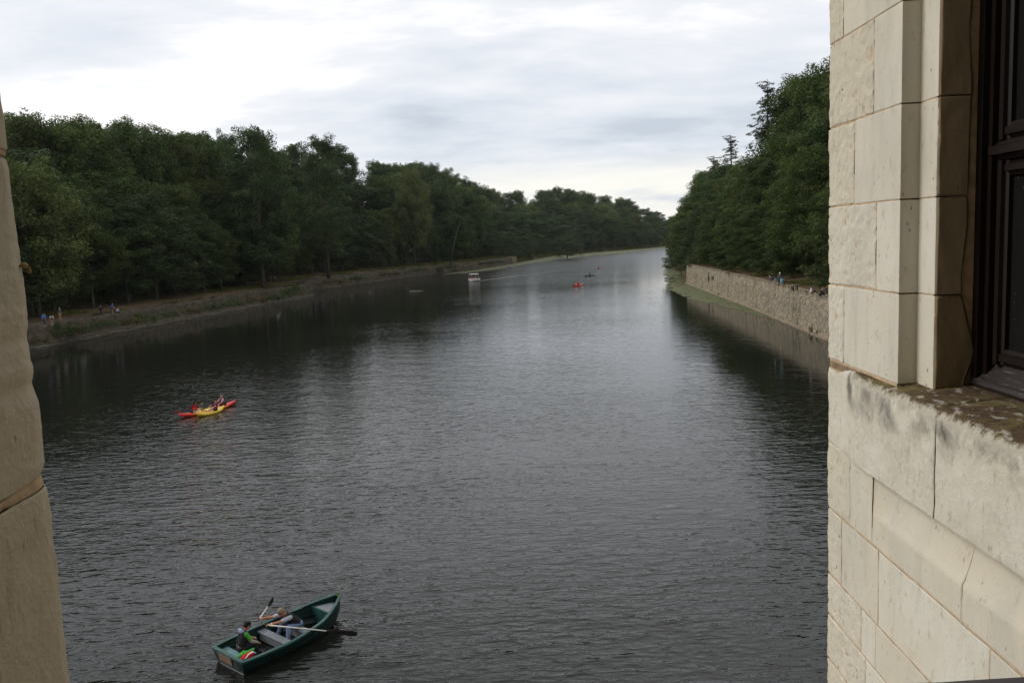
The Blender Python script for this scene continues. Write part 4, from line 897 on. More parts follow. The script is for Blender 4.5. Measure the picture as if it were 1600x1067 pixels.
    for nm, c_ in clothes:
        cs = []
        if nm in ('shirt', 'jumper', 'jacket'):
            cs += [(pel + lat * 0.06 + upv * 0.04, chest + lat_s * 0.085 * k, 0.112 * k, 0.112 * k), (pel - lat * 0.06 + upv * 0.04, chest - lat_s * 0.085 * k, 0.112 * k, 0.112 * k), (chest + upv * 0.06 + lat_s * 0.14 * k, chest + upv * 0.06 - lat_s * 0.14 * k, 0.082 * k, 0.082 * k)]
            for sh, el, wr, *_ in limbs.values():
                e2 = sh + (el - sh) * (0.72 if nm == 'shirt' else 1.0); cs.append((sh, e2, 0.068 * k, 0.06 * k))
                if nm != 'shirt': cs.append((el, el + (wr - el) * 0.9, 0.058 * k, 0.046 * k))
        elif nm == 'life_vest':
            cs += [(pel + lat * 0.07 + upv * 0.14, chest + lat_s * 0.09 * k + upv * 0.03, 0.135 * k, 0.13 * k), (pel - lat * 0.07 + upv * 0.14, chest - lat_s * 0.09 * k + upv * 0.03, 0.135 * k, 0.13 * k), (chest + lat_s * 0.11 * k + upv * 0.10 - fwd_s * 0.03, chest - lat_s * 0.11 * k + upv * 0.10 - fwd_s * 0.03, 0.065 * k, 0.065 * k)]
        elif nm in ('trousers', 'shorts'):
            cs += [(pel + lat * 0.075 * k, pel - lat * 0.075 * k, 0.117 * k, 0.117 * k), (pel, pel + upv * 0.08, 0.12 * k, 0.115 * k)]
            for _, _, _, hip, kn, an in limbs.values():
                if nm == 'shorts': cs.append((hip, hip + (kn - hip) * 0.75, 0.1 * k, 0.082 * k))
                else: cs += [(hip, kn, 0.099 * k, 0.07 * k), (kn, kn + (an - kn) * 0.95, 0.068 * k, 0.054 * k)]
        elif nm == 'skirt':
            cs += [(pel + lat * 0.07, pel - lat * 0.07, 0.12 * k, 0.12 * k)]
            for _, _, _, hip, kn, an in limbs.values(): cs.append((hip, kn, 0.11 * k, 0.12 * k))
        elif nm == 'shoes':
            for *_, kn, an in limbs.values():
                toe = an + np.array([0.17 * k, 0.0, -0.045 * k]) if abs(kn[2] - an[2]) > 0.15 else an + np.array([0.05, 0, 0.16 * k]); cs.append((an - np.array([0.03, 0, 0.04 * k]), toe, 0.047 * k, 0.042 * k))
        elif nm in ('hat', 'cap'):
            cs += [(head + hu * 0.055 * k - lat_s * 0.02, head + hu * 0.055 * k + lat_s * 0.02, 0.092 * k, 0.092 * k), (head + hu * 0.045 * k, head + hu * 0.03 * k + hf * 0.15 * k, 0.05 * k, 0.03 * k)]
        elif nm == 'hood':
            cs += [(neck - fwd_s * 0.10 + lat_s * 0.07, neck - fwd_s * 0.10 - lat_s * 0.07, 0.07 * k, 0.07 * k), (neck - fwd_s * 0.06 + lat_s * 0.1, neck + fwd_s * 0.04 + lat_s * 0.1, 0.045, 0.04), (neck - fwd_s * 0.06 - lat_s * 0.1, neck + fwd_s * 0.04 - lat_s * 0.1, 0.045, 0.04)]
        capsules(cs, voxel, nm, cloth(c_), root)
    if hair is not None:
        hs = [(head + hu * 0.035 * k - hf * 0.022, head + hu * 0.0 * k - hf * 0.045, 0.098 * k, 0.085 * k), (head + hu * 0.06 * k + hf * 0.01, head + hu * 0.05 * k - hf * 0.03, 0.078 * k, 0.08 * k)]
        if long_hair: hs.append((head - hf * 0.06 * k, neck - fwd_s * 0.09 * k - upv * 0.03, 0.075 * k, 0.06 * k))
        capsules(hs, voxel, 'hair', cloth(hair), root, 1)
    if fingers:
        for sgn in (1, -1):
            mb = MB(); mb.ball(head + hf * 0.083 * k + lat_s * 0.034 * sgn + hu * 0.012, 0.013, 8, 6); mb.build('eye', cloth((0.03, 0.025, 0.02)), root, True)
    return root, limbs

# ------------------------------------------------------------------ rowing boat, nearest thing on the water
M_hull = simple_mat('green_hull', (0.005, 0.019, 0.017), 0.4, 0.3, 2.5, 0.22)
M_rim = simple_mat('green_rim', (0.02, 0.070, 0.062), 0.4, 0.3, 4, 0.4)
M_thwart = simple_mat('grey_thwart', (0.155, 0.17, 0.19), 0.6, 0.25, 9, 0.3)
M_plate = simple_mat('stern_board', (0.22, 0.14, 0.10), 0.7, 0.3, 9, 0.3)
BL, BC, BRZ = 4.2, np.array([-7.32, 24.35, 0.0]), math.radians(50.2)
boat = empty('rowing_boat', tuple(BC), BRZ); tag(boat, 'dark green rowing boat with pale grey seats in the lower left of the river', 'boat')
def half(x):                                               # half beam at the gunwale, x = 0 stern .. 1 bow
    return np.interp(x, [0, 0.15, 0.35, 0.5, 0.65, 0.78, 0.88, 0.95, 1.0], [0.80, 0.87, 0.90, 0.87, 0.77, 0.60, 0.38, 0.19, 0.025])
def gun(x): return np.interp(x, [0, 0.4, 0.7, 1.0], [0.44, 0.42, 0.50, 0.76])
def keel(x): return np.interp(x, [0, 0.7, 0.88, 1.0], [-0.13, -0.15, -0.06, 0.42])
XS = np.linspace(0, 1, 26)
def section(x, t=0.0, inner=False):
    b, gz, kz = float(half(x)) - t, float(gun(x)), float(keel(x)) + (0.05 if inner else 0)
    b = max(b, 0.012); rk = 0.10 * (1 - x) if x < 0.05 else 0
    px = (x - 0.5) * BL + 0.10 * 0
    out = []
    for f, zf in ((-1.0, 1.0), (-0.97, 0.72), (-0.90, 0.42), (-0.80, 0.17), (-0.62, 0.03), (-0.3, 0.0), (0, -0.02), (0.3, 0.0), (0.62, 0.03), (0.80, 0.17), (0.90, 0.42), (0.97, 0.72), (1.0, 1.0)):
        out.append((px + (0.10 * (1 - zf) if x < 0.02 else 0) + (0.16 * (zf - 1) if x > 0.97 else 0), f * b, kz + (gz - kz) * zf))
    return out
mb = MB(); mb.loft([section(x) for x in XS], closed=False, cap=False)
st = section(0); mb.put(st, [list(range(len(st)))])
mb.build('hull', M_hull, boat, True)
mb = MB(); mb.loft([section(x, 0.035, True) for x in XS[:-1]], closed=False, cap=False); st = [(p[0] + 0.03, p[1], p[2]) for p in section(0, 0.035, True)]; mb.put(st, [list(range(len(st)))]); mb.build('inner_skin', M_hull, boat, True)
mb = MB()
for sg in (1, -1):
    mb.loft([[((x - 0.5) * BL, sg * (half(x) + 0.03), gun(x) - 0.035), ((x - 0.5) * BL, sg * (half(x) + 0.03), gun(x) + 0.012), ((x - 0.5) * BL, sg * (half(x) + 0.012), gun(x) + 0.022), ((x - 0.5) * BL, sg * max(half(x) - 0.075, 0.0), gun(x) + 0.018), ((x - 0.5) * BL, sg * max(half(x) - 0.075, 0.0), gun(x) - 0.015)] for x in XS])
mb.box((-BL / 2 + 0.03, 0, 0.44), (0.11, 1.62, 0.05)); mb.build('gunwale', M_rim, boat)
mb = MB()
for sg in (1, -1):
    mb.loft([[((x - 0.5) * BL, sg * (half(x) - 0.09), 0.17 + 0.1 * gun(x)), ((x - 0.5) * BL, sg * (half(x) - 0.09), 0.20 + 0.1 * gun(x)), ((x - 0.5) * BL, sg * (half(x) - 0.19), 0.20 + 0.1 * gun(x)), ((x - 0.5) * BL, sg * (half(x) - 0.19), 0.17 + 0.1 * gun(x))] for x in np.linspace(0.04, 0.80, 14)])
mb.build('side_ledge', M_hull, boat)
def thwart(x, w, z, mat=M_thwart, nm='thwart'):
    mb = MB(); b = float(half(x)) - 0.05; mb.box(((x - 0.5) * BL, 0, z), (w, b * 2, 0.04)); mb.box(((x - 0.5) * BL - w * 0.35, 0, z - 0.13), (0.04, b * 1.75, 0.22)); return mb.build(nm, mat, boat)
thwart(0.40, 0.27, 0.27); thwart(0.585, 0.27, 0.27)
mb = MB(); mb.put([(-BL / 2 + 0.06, -0.72, 0.27), (-BL / 2 + 0.48, -0.78, 0.27), (-BL / 2 + 0.48, 0.78, 0.27), (-BL / 2 + 0.06, 0.72, 0.27), (-BL / 2 + 0.06, -0.72, 0.0), (-BL / 2 + 0.48, -0.72, 0.0), (-BL / 2 + 0.48, 0.72, 0.0), (-BL / 2 + 0.06, 0.72, 0.0)], [[0, 1, 2, 3], [1, 5, 6, 2]]); mb.build('stern_seat', simple_mat('teal_seat', (0.12, 0.23, 0.24), 0.6, 0.3, 9), boat)
mb = MB()
q = [(BL * (x - 0.5), float(half(x)) - 0.05) for x in (0.80, 0.88, 0.94, 0.975)]
mb.put([(x, w, 0.50) for x, w in q] + [(x, -max(w, 0.01), 0.50) for x, w in q[::-1]], [list(range(8))]); x, w = q[0]; mb.put([(x, w, 0.50), (x, -w, 0.50), (x + 0.02, -w * 0.7, 0.0), (x + 0.02, w * 0.7, 0.0)], [[0, 1, 2, 3]]); mb.build('bow_seat', M_rim, boat)
mb = MB(); q = [(BL * (x - 0.5), float(half(x)) * 0.62) for x in (0.81, 0.88, 0.935)]; mb.put([(x, w, 0.508) for x, w in q] + [(x, -w, 0.508) for x, w in q[::-1]], [list(range(6))]); mb.build('bow_seat_pad', M_thwart, boat)
mb = MB(); mb.box((-BL / 2 + 0.012, 0.12, 0.27), (0.02, 0.66, 0.26), rot=((0.984, 0, -0.176), (0, 1, 0), (0.176, 0, 0.984))); o = mb.build('stern_board', M_plate, boat)
mb = MB(); mb.box((-BL / 2 - 0.005, 0, 0.415), (0.025, 0.8, 0.03)); mb.box((-BL / 2 + 0.066, -0.1, 0.02), (0.03, 1.2, 0.025)); mb.build('stern_trim', M_thwart, boat)
mb = MB()
for i in range(5): mb.box(((0.27 - 0.5 + i * 0.0) * BL, -0.4 + 0.2 * i, -0.055), (1.0, 0.16, 0.02)); mb.box(((0.70 - 0.5) * BL, -0.36 + 0.18 * i, -0.045), (0.7, 0.15, 0.02))
mb.build('floor_boards', M_rim, boat)
mb = MB()
for sg in (1, -1):
    p = (( 0.42 - 0.5) * BL, sg * (half(0.42) - 0.02), gun(0.42) + 0.05); mb.tube([p, (p[0], p[1], p[2] + 0.05)], 0.012, 6); mb.tube([(p[0] - 0.035, p[1], p[2] + 0.08), (p[0], p[1], p[2] + 0.04), (p[0] + 0.035, p[1], p[2] + 0.08)], 0.01, 6)
mb.build('rowlock', M_lead, boat)
mb = MB(); r2 = np.random.default_rng(5)
for i in range(4): mb.tube([(BL * 0.47 + 0.05 * math.cos(a + i), 0.06 * math.sin(a + i) + 0.02 * i, 0.74 + 0.01 * i) for a in np.linspace(0, 5.5, 8)], 0.018, 5)
mb.build('mooring_rope', simple_mat('rope', (0.06, 0.09, 0.04), 0.9), boat)
def to_boat(p):
    d = np.array(p) - BC; c_, s_ = math.cos(-BRZ), math.sin(-BRZ); return np.array([d[0] * c_ - d[1] * s_, d[0] * s_ + d[1] * c_, d[2]])
def from_boat(p):
    c_, s_ = math.cos(BRZ), math.sin(BRZ); return np.array([p[0] * c_ - p[1] * s_, p[0] * s_ + p[1] * c_, p[2]]) + BC
# the rower sits on the second thwart facing the stern and reaches forward with both oars
man_x = (0.590 - 0.5) * BL
hl = G(398, 968, 0.72); hr = G(416, 977, 0.74)
mroot = from_boat((man_x, 0.0, 0.0)); mrz = BRZ + math.pi
def loc_of(p, root, rz):
    d = np.array(p) - np.array(root); c_, s_ = math.cos(-rz), math.sin(-rz); return np.array([d[0] * c_ - d[1] * s_, d[0] * s_ + d[1] * c_, d[2]])
hR = loc_of(hl, mroot, mrz); hL = loc_of(hr, mroot, mrz)
man, mlimb = person('man with short grey hair in grey T-shirt, dark vest and jeans leaning forward to row', tuple(mroot), mrz, (0.02, 0, 0.44), 0.76, [(0.62, 0.30, 0.0), (0.62, -0.26, 0.0)], [hL, hR],
    [('shirt', (0.34, 0.35, 0.40)), ('life_vest', (0.022, 0.022, 0.024)), ('trousers', (0.13, 0.18, 0.30)), ('shoes', (0.03, 0.03, 0.035))], (0.20, 0.15, 0.11), 1.92, 0.0085, headpitch=-0.05, skin=SKIN_TAN, fingers=True, elbow=(0, 0, -1))
mb = MB(); wr = mlimb['L'][2]; el = mlimb['L'][1]; mb.tube([wr + (el - wr) * 0.10, wr + (el - wr) * 0.20], 0.036, 10); mb.build('wrist_watch', cloth((0.65, 0.65, 0.66)), man)
def oar(label, hand, tip, neck_t, mat_s):
    hand = np.array(hand); tip = np.array(tip); d = (tip - hand) / np.linalg.norm(tip - hand); L = np.linalg.norm(tip - hand); o = empty('oar', tuple(hand)); tag(o, label, 'oar', 'oars of the rowing boat')
    mb = MB(); mb.tube([hand - d * 0.13, hand + d * 0.05], 0.017, 8); child_world(mb.build('grip', cloth((0.05, 0.04, 0.035)), None, True), o)
    mb = MB(); mb.tube([hand + d * 0.05, hand + d * L * neck_t], [0.023, 0.02], 8); child_world(mb.build('shaft', mat_s, None, True), o)
    a = hand + d * L * neck_t; sd = np.cross(d, [0, 0, 1]); sd /= np.linalg.norm(sd); up_ = np.cross(sd, d); R_ = []
    for f_, w, th in ((0, 0.022, 0.02), (0.2, 0.05, 0.014), (0.4, 0.075, 0.012), (0.85, 0.085, 0.011), (1.0, 0.06, 0.010)):
        c = a + (tip - a) * f_; R_.append([c + up_ * w - sd * th, c + up_ * w + sd * th, c - up_ * w + sd * th, c - up_ * w - sd * th])
    mb = MB(); mb.loft(R_); child_world(mb.build('blade', cloth((0.016, 0.014, 0.014)), None), o)
M_oar = simple_mat('oar_shaft', (0.55, 0.52, 0.49), 0.5, 0.15, 6, 0.4)
def man_w(p): c_, s_ = math.cos(mrz), math.sin(mrz); return np.array([p[0] * c_ - p[1] * s_, p[0] * s_ + p[1] * c_, p[2]]) + mroot
oar('oar with white shaft reaching right across the boat side, black blade at the water', man_w(mlimb['L'][2] + (mlimb['L'][2] - mlimb['L'][1]) * 0.32), G(558, 990, 0.36), 0.66, M_oar)
oar('oar held out on the far side of the boat, dark blade lifted', man_w(mlimb['R'][2] + (mlimb['R'][2] - mlimb['R'][1]) * 0.32), G(427, 935, 0.45), 0.58, M_oar)
# child in the stern, back to us, facing the rower
ch_root = from_boat((-BL / 2 + 0.52, 0.12, 0.0))
child, cl = person('child with black hair in beige hooded jacket and black vest sitting in the boat stern', tuple(ch_root), BRZ - 0.25, (0.0, 0.0, 0.40), 0.30, [(0.46, 0.16, 0.0), (0.46, -0.14, 0.0)], [(0.44, 0.18, 0.50), (0.48, -0.14, 0.46)],
    [('jacket', (0.27, 0.24, 0.20)), ('life_vest', (0.018, 0.017, 0.02)), ('trousers', (0.02, 0.02, 0.03)), ('shoes', (0.04, 0.03, 0.05)), ('hood', (0.20, 0.24, 0.33))], (0.010, 0.008, 0.007), 1.66, 0.0085, headpitch=0.25, skin=SKIN_TAN, fingers=True)
capsules([(cl['R'][0], cl['R'][0] * 0.35 + cl['R'][1] * 0.65, 0.072, 0.066)], 0.012, 'sleeve', cloth((0.06, 0.25, 0.035)), child)
# red bag with a white handle beside the child
bp = from_boat((-BL / 2 + 0.34, -0.50, 0.29)); bag = empty('bag', tuple(bp), BRZ); tag(bag, 'red bag with a white handle on the stern seat of the rowing boat', 'bag')
capsules([((-0.14, 0, 0.07), (0.16, 0.02, 0.09), 0.08, 0.10), ((-0.05, 0.02, 0.12), (0.1, 0.0, 0.13), 0.07, 0.07)], 0.016, 'bag_body', cloth((0.48, 0.012, 0.022)), bag)
mb = MB(); mb.tube([(-0.12, -0.09, 0.10), (-0.02, -0.13, 0.21), (0.12, -0.12, 0.23), (0.24, -0.07, 0.12)], 0.022, 7); mb.build('handle', cloth((0.72, 0.70, 0.68)), bag, True)
gp = from_boat((-BL / 2 + 0.36, -0.24, 0.29)); tw = empty('towel', tuple(gp), BRZ); tag(tw, 'bright green bundled cloth beside the child in the boat stern', 'cloth')
capsules([((-0.1, 0, 0.05), (0.14, 0.02, 0.06), 0.07, 0.06), ((0.1, -0.02, 0.08), (0.32, -0.06, 0.12), 0.055, 0.045), ((0.0, 0.05, 0.09), (0.1, 0.06, 0.10), 0.05, 0.05)], 0.014, 'cloth_bundle', cloth((0.06, 0.30, 0.04)), tw)

# ------------------------------------------------------------------ kayaks
def kayak_mat(stops):
    m, nt, bs, out = new_mat('kayak_plastic'); tc = nt.add('ShaderNodeTexCoord').outputs['Object']; x = nt.add('ShaderNodeSeparateXYZ', ins={0: tc}).outputs[0]
    n = nt.noise(tc, 5, 3); f = nt.math('ADD', nt.math('ADD', nt.math('MULTIPLY', x, 0.2), 0.5), nt.math('MULTIPLY', nt.math('SUBTRACT', n, 0.5), 0.06))
    nt.l.new(nt.ramp(f, stops), bs.inputs['Base Color']); bs.inputs['Roughness'].default_value = 0.4; return m
K_RED, K_OR, K_YE = (0.55, 0.02, 0.02), (0.62, 0.16, 0.02), (0.58, 0.38, 0.03)
M_k1 = kayak_mat([(0.10, K_RED), (0.24, K_OR), (0.36, K_YE), (0.62, K_YE), (0.76, K_OR), (0.88, K_RED)]); M_k2 = kayak_mat([(0.0, K_OR), (0.22, K_YE), (0.8, K_YE), (1.0, K_OR)])
def kayak(label, loc, rz, L, W, mat, seats=(0.0,), group='kayaks on the river'):
    k = empty('kayak', loc, rz); tag(k, label, 'kayak', group); R_ = []
    for x in np.linspace(-1, 1, 19):
        b = W / 2 * max(0.04, (1 - abs(x) ** 2.6)) ** 0.75; z0 = -0.09 + 0.24 * abs(x) ** 3.5; zt = 0.17 + 0.19 * abs(x) ** 3.0
        R_.append([(x * L / 2, -b * 0.55, z0), (x * L / 2, -b, z0 + (zt - z0) * 0.55), (x * L / 2, -b * 0.86, zt), (x * L / 2, -b * 0.45, zt + 0.02 - 0.09 * (abs(x) < 0.62)), (x * L / 2, b * 0.45, zt + 0.02 - 0.09 * (abs(x) < 0.62)), (x * L / 2, b * 0.86, zt), (x * L / 2, b, z0 + (zt - z0) * 0.55), (x * L / 2, b * 0.55, z0)])
    mb = MB(); mb.loft(R_); mb.build('hull', mat, k, True)
    for s_, back in seats:
        mb = MB(); mb.loft([[(s_ - back * (0.20 + 0.03 * q), -0.2, 0.12 + 0.3 * q), (s_ - back * (0.24 + 0.03 * q), -0.2, 0.12 + 0.3 * q), (s_ - back * (0.24 + 0.03 * q), 0.2, 0.12 + 0.3 * q), (s_ - back * (0.20 + 0.03 * q), 0.2, 0.12 + 0.3 * q)] for q in (0, 0.5, 1)]); mb.build('seat_back', cloth((0.03, 0.03, 0.035)), k)
    return k
def paddle(label, a, b, col):
    a, b = np.array(a), np.array(b); d = (b - a) / np.linalg.norm(b - a); o = empty('paddle', tuple((a + b) / 2)); tag(o, label, 'paddle', 'kayak paddles'); mb = MB(); mb.tube([a + d * 0.4, b - d * 0.4], 0.016, 6); child_world(mb.build('shaft', cloth((0.03, 0.03, 0.03)), None), o)
    sd = np.cross(d, [0.3, 0.5, 0.8]); sd /= np.linalg.norm(sd); nn = np.cross(sd, d)
    for p, e in ((a, a + d * 0.46), (b, b - d * 0.46)):
        mb = MB(); mb.loft([[p * (1 - f_) + e * f_ + sd * w + nn * 0.008, p * (1 - f_) + e * f_ + sd * w - nn * 0.008, p * (1 - f_) + e * f_ - sd * w - nn * 0.008, p * (1 - f_) + e * f_ - sd * w + nn * 0.008] for f_, w in ((0, 0.05), (0.12, 0.10), (0.55, 0.105), (0.9, 0.03), (1, 0.016))]); child_world(mb.build('blade', cloth(col), None), o)
def sit_kayak(label, k_loc, rz, x, face, vest, hair, top=(0.03, 0.03, 0.04), legs=('shorts', (0.03, 0.03, 0.04)), lean=-0.08, hands=None, h=1.68, **kw):
    c_, s_ = math.cos(rz), math.sin(rz); loc = (k_loc[0] + c_ * x, k_loc[1] + s_ * x, 0.0); z0 = 0.10
    return person(label, loc, rz + (0 if face > 0 else math.pi), (0, 0, 0.24), lean, [(0.74, 0.14, 0.12), (0.74, -0.14, 0.12)], hands or [(0.42, 0.26, 0.46), (0.42, -0.26, 0.46)], [('shirt', top), ('life_vest', vest), legs], hair, h, 0.016, knee=(0.2, 0, 1), group=None, **kw)
ka = G(326, 640.5, 0.1); krz = math.atan2(*(G(369, 629, 0.2) - G(284, 650, 0.2))[[1, 0]]); KL = np.linalg.norm(G(369, 629, 0.2) - G(283, 651, 0.2))
kayak('long red, orange and yellow kayak rafted beside a shorter yellow one', (ka[0], ka[1], 0), krz, KL, 0.80, M_k1, ((-1.35, 1), (1.35, -1)))
kb0 = G(332, 641.5, 0.1); kayak('shorter yellow kayak on the near side of the red tipped kayak', (kb0[0] + 0.1, kb0[1] - 0.62, 0), krz + 0.07, 2.7, 0.76, M_k2, ((0.25, -1),))
sit_kayak('kayaker with dark hair in red life vest at the left end of the red kayak', ka, krz, -1.25, 1, (0.42, 0.035, 0.02), (0.015, 0.01, 0.008), lean=0.05, legs=('shorts', (0.5, 0.5, 0.46)), long_hair=True)
sit_kayak('grey haired kayaker in dark red vest and pale blue shirt at the right end', ka, krz, 1.30, -1, (0.22, 0.015, 0.03), (0.22, 0.18, 0.15), top=(0.30, 0.36, 0.46))
sit_kayak('kayaker in maroon vest sitting low in the middle of the shorter yellow kayak', kb0 + np.array([0.1, -0.62, 0]), krz + 0.07, 0.45, -1, (0.20, 0.02, 0.06), (0.05, 0.025, 0.018), lean=-0.25, h=1.55)
paddle('red bladed paddle held low beside the left kayaker', G(273, 645, 0.35), G(306, 634, 0.75), (0.5, 0.015, 0.012))
paddle('yellow bladed paddle lying between the rafted kayaks', G(315, 631, 0.35), G(338, 634, 0.5), (0.62, 0.42, 0.03))
def far_kayak(px, py, lab_k, lab_p, lab_d, rz, L, hull, vest, top, pad=None):
    q = G(px, py); m_ = simple_mat('kayak_hull', hull, 0.4, 0.1, 3); kayak(lab_k, (q[0], q[1], 0), rz, L, 0.85, m_, ((-0.1, 1),), 'kayaks on the river')
    sit_kayak(lab_p, q, rz, 0.0, 1, vest, (0.03, 0.02, 0.015), top=top, h=1.75)
    c_, s_ = math.cos(rz), math.sin(rz)
    if pad is not None:
        ctr = np.array([q[0] + 0.42 * c_, q[1] + 0.42 * s_, 0.6]); sv = np.array([-s_, c_, 0]); a = ctr + sv * 1.1 + np.array([0, 0, 0.32]); b = ctr - sv * 1.1 - np.array([0, 0, 0.25]); paddle(lab_d, a, b, pad)
far_kayak(903, 446.5, 'red kayak coming towards us in mid river', 'kayaker in red vest in the nearest of the three distant kayaks', 'paddle of the kayaker in the red kayak in mid river', math.radians(-140), 3.6, (0.60, 0.03, 0.015), (0.45, 0.03, 0.02), (0.35, 0.03, 0.02), (0.4, 0.05, 0.04))
far_kayak(921, 431.5, 'dark kayak seen side-on behind the red one', 'dark clothed kayaker with raised paddle, middle of the three distant kayaks', 'black paddle held slanting above the dark kayak', math.radians(-150), 3.6, (0.02, 0.03, 0.035), (0.03, 0.05, 0.06), (0.03, 0.04, 0.05), (0.02, 0.02, 0.02))
far_kayak(935, 420, 'purplish red kayak farthest away on the river', 'kayaker in purplish red vest, farthest of the three distant kayaks', 'paddle of the farthest kayaker', math.radians(-95), 3.4, (0.22, 0.02, 0.04), (0.25, 0.02, 0.05), (0.2, 0.02, 0.05))
# ------------------------------------------------------------------ motor boat
mp = G(740, 440); mrz_ = math.radians(-103); mbt = empty('motor_boat', (mp[0], mp[1], 0), mrz_); tag(mbt, 'small white motor boat with a white canopy near the left bank', 'boat')
M_white = simple_mat('white_hull', (0.40, 0.39, 0.375), 0.4, 0.15, 2)
def mb_half(x): return np.interp(x, [-1, -0.5, 0.1, 0.5, 0.8, 1.0], [1.35, 1.5, 1.5, 1.3, 0.75, 0.05])
mb = MB(); mb.loft([[(x * 3, -mb_half(x), 0.85 + 0.2 * max(0, x)), (x * 3, -mb_half(x) * 0.93, 0.2), (x * 3, -mb_half(x) * 0.6, -0.25 + 0.4 * max(0, x - 0.6)), (x * 3, mb_half(x) * 0.6, -0.25 + 0.4 * max(0, x - 0.6)), (x * 3, mb_half(x) * 0.93, 0.2), (x * 3, mb_half(x), 0.85 + 0.2 * max(0, x)), (x * 3, mb_half(x) - 0.12, 0.86 + 0.2 * max(0, x)), (x * 3, mb_half(x) - 0.2 if x < 0.9 else 0.02, 0.35), (x * 3, -mb_half(x) + 0.2 if x < 0.9 else -0.02, 0.35), (x * 3, -mb_half(x) + 0.12, 0.86 + 0.2 * max(0, x))] for x in np.linspace(-1, 1, 17)]); mb.build('hull', M_white, mbt, True)
mb = MB(); mb.loft([[(x, -1.15, 2.25), (x, -1.0, 2.34), (x, 1.0, 2.34), (x, 1.15, 2.25), (x, 1.1, 2.18), (x, -1.1, 2.18)] for x in np.linspace(-1.9, 1.0, 6)]); mb.build('canopy', cloth((0.66, 0.66, 0.64)), mbt)
for sx in (-1.7, 0.9):
    for sy in (-1.05, 1.05):
        mb = MB(); mb.tube([(sx, sy * 1.15, 0.8), (sx, sy, 2.2)], 0.035, 6); mb.build('canopy_post', cloth((0.6, 0.6, 0.58)), mbt)
for x, y in ((1.0, -0.75), (1.0, 0.75), (-0.6, 0.0)):
    mb = MB(); mb.box((x, y, 0.72), (1.1, 0.5 if y else 1.6, 0.2)); mb.box((x - 0.5, y, 0.95), (0.14, 0.5 if y else 1.6, 0.45)); mb.build('cushion', cloth((0.45, 0.13, 0.12)), mbt)
mb = MB(); mb.box((0.25, 0.45, 0.9), (0.35, 0.5, 0.8)); mb.build('console', M_white, mbt)
mloc = (mp[0] + 0.0, mp[1] + 0.3, 0.35)
for i, (x, y, c_, lb) in enumerate([(-0.1, 0.45, (0.03, 0.03, 0.04), 'dark clothed person steering the white motor boat'), (-0.7, -0.5, (0.35, 0.1, 0.1), 'passenger in a red top under the white canopy')]):
    cc, ss = math.cos(mrz_), math.sin(mrz_); person(lb, (mp[0] + cc * x - ss * y, mp[1] + ss * x + cc * y, 0.40), mrz_, (0, 0, 0.52), 0.05, [(0.45, 0.1, 0.0), (0.45, -0.1, 0.0)], [(0.36, 0.2, 0.75), (0.36, -0.2, 0.75)], [('shirt', c_), ('trousers', (0.03, 0.03, 0.04))], (0.03, 0.02, 0.015), 1.72, 0.03)
def water_patches(name, pts, mat, label=None, z=0.012):
    v = []; f = []
    for (x, y, rx, ry, az) in pts:
        n = 7; b = len(v); ph = rng.random() * 6
        for j in range(n):
            a = j * 2 * math.pi / n; r = 0.7 + 0.6 * rng.random(); dx, dy = rx * r * math.cos(a), ry * r * math.sin(a); v.append((x + dx * math.cos(az) - dy * math.sin(az), y + dx * math.sin(az) + dy * math.cos(az), z + 0.004 * rng.random()))
        f.append(list(range(b, b + n)))
    o = obj(name, v, f, mat); o['kind'] = 'stuff'
    return o
M_foam = simple_mat('foam', (0.20, 0.21, 0.21), 0.6, 0.3, 3)
wk = []
for i in range(170):
    t_ = rng.random() ** 1.3; a = np.array([mp[0] + 1.3, mp[1] + 1.5]); b = np.array(G(905, 420)[:2]); c = a + (b - a) * t_; wk.append((c[0] + rng.normal(0, 0.25 + t_ * 0.8), c[1] + rng.normal(0, 0.5 + t_ * 2.5), 0.9 * (1.1 - t_) * rng.random() + 0.15, 0.35 * (1.1 - t_) * rng.random() + 0.06, 0.5))
water_patches('foam_wake', wk, M_foam)
ob = G(541, 976); sp2 = [(ob[0] + rng.normal(0, 0.16), ob[1] + rng.normal(0, 0.18), 0.03 + 0.03 * rng.random(), 0.012 + 0.012 * rng.random(), rng.random() * 3) for i in range(34)]
water_patches('oar_foam', sp2, simple_mat('oar_foam', (0.22, 0.23, 0.22), 0.5, 0.3, 3))
mb = MB(); a, b = G(639, 455.5), G(661, 454.6); mb.tube([a + [0, 0, 0.02], (a + b) / 2 + [0, 0.1, 0.05], b + [0, 0, 0.02]], [0.13, 0.16, 0.08], 7); tag(mb.build('floating_log', simple_mat('bleached_wood', (0.16, 0.15, 0.13), 0.8), None, True), 'pale log floating near the set-back quay on the left', 'log')

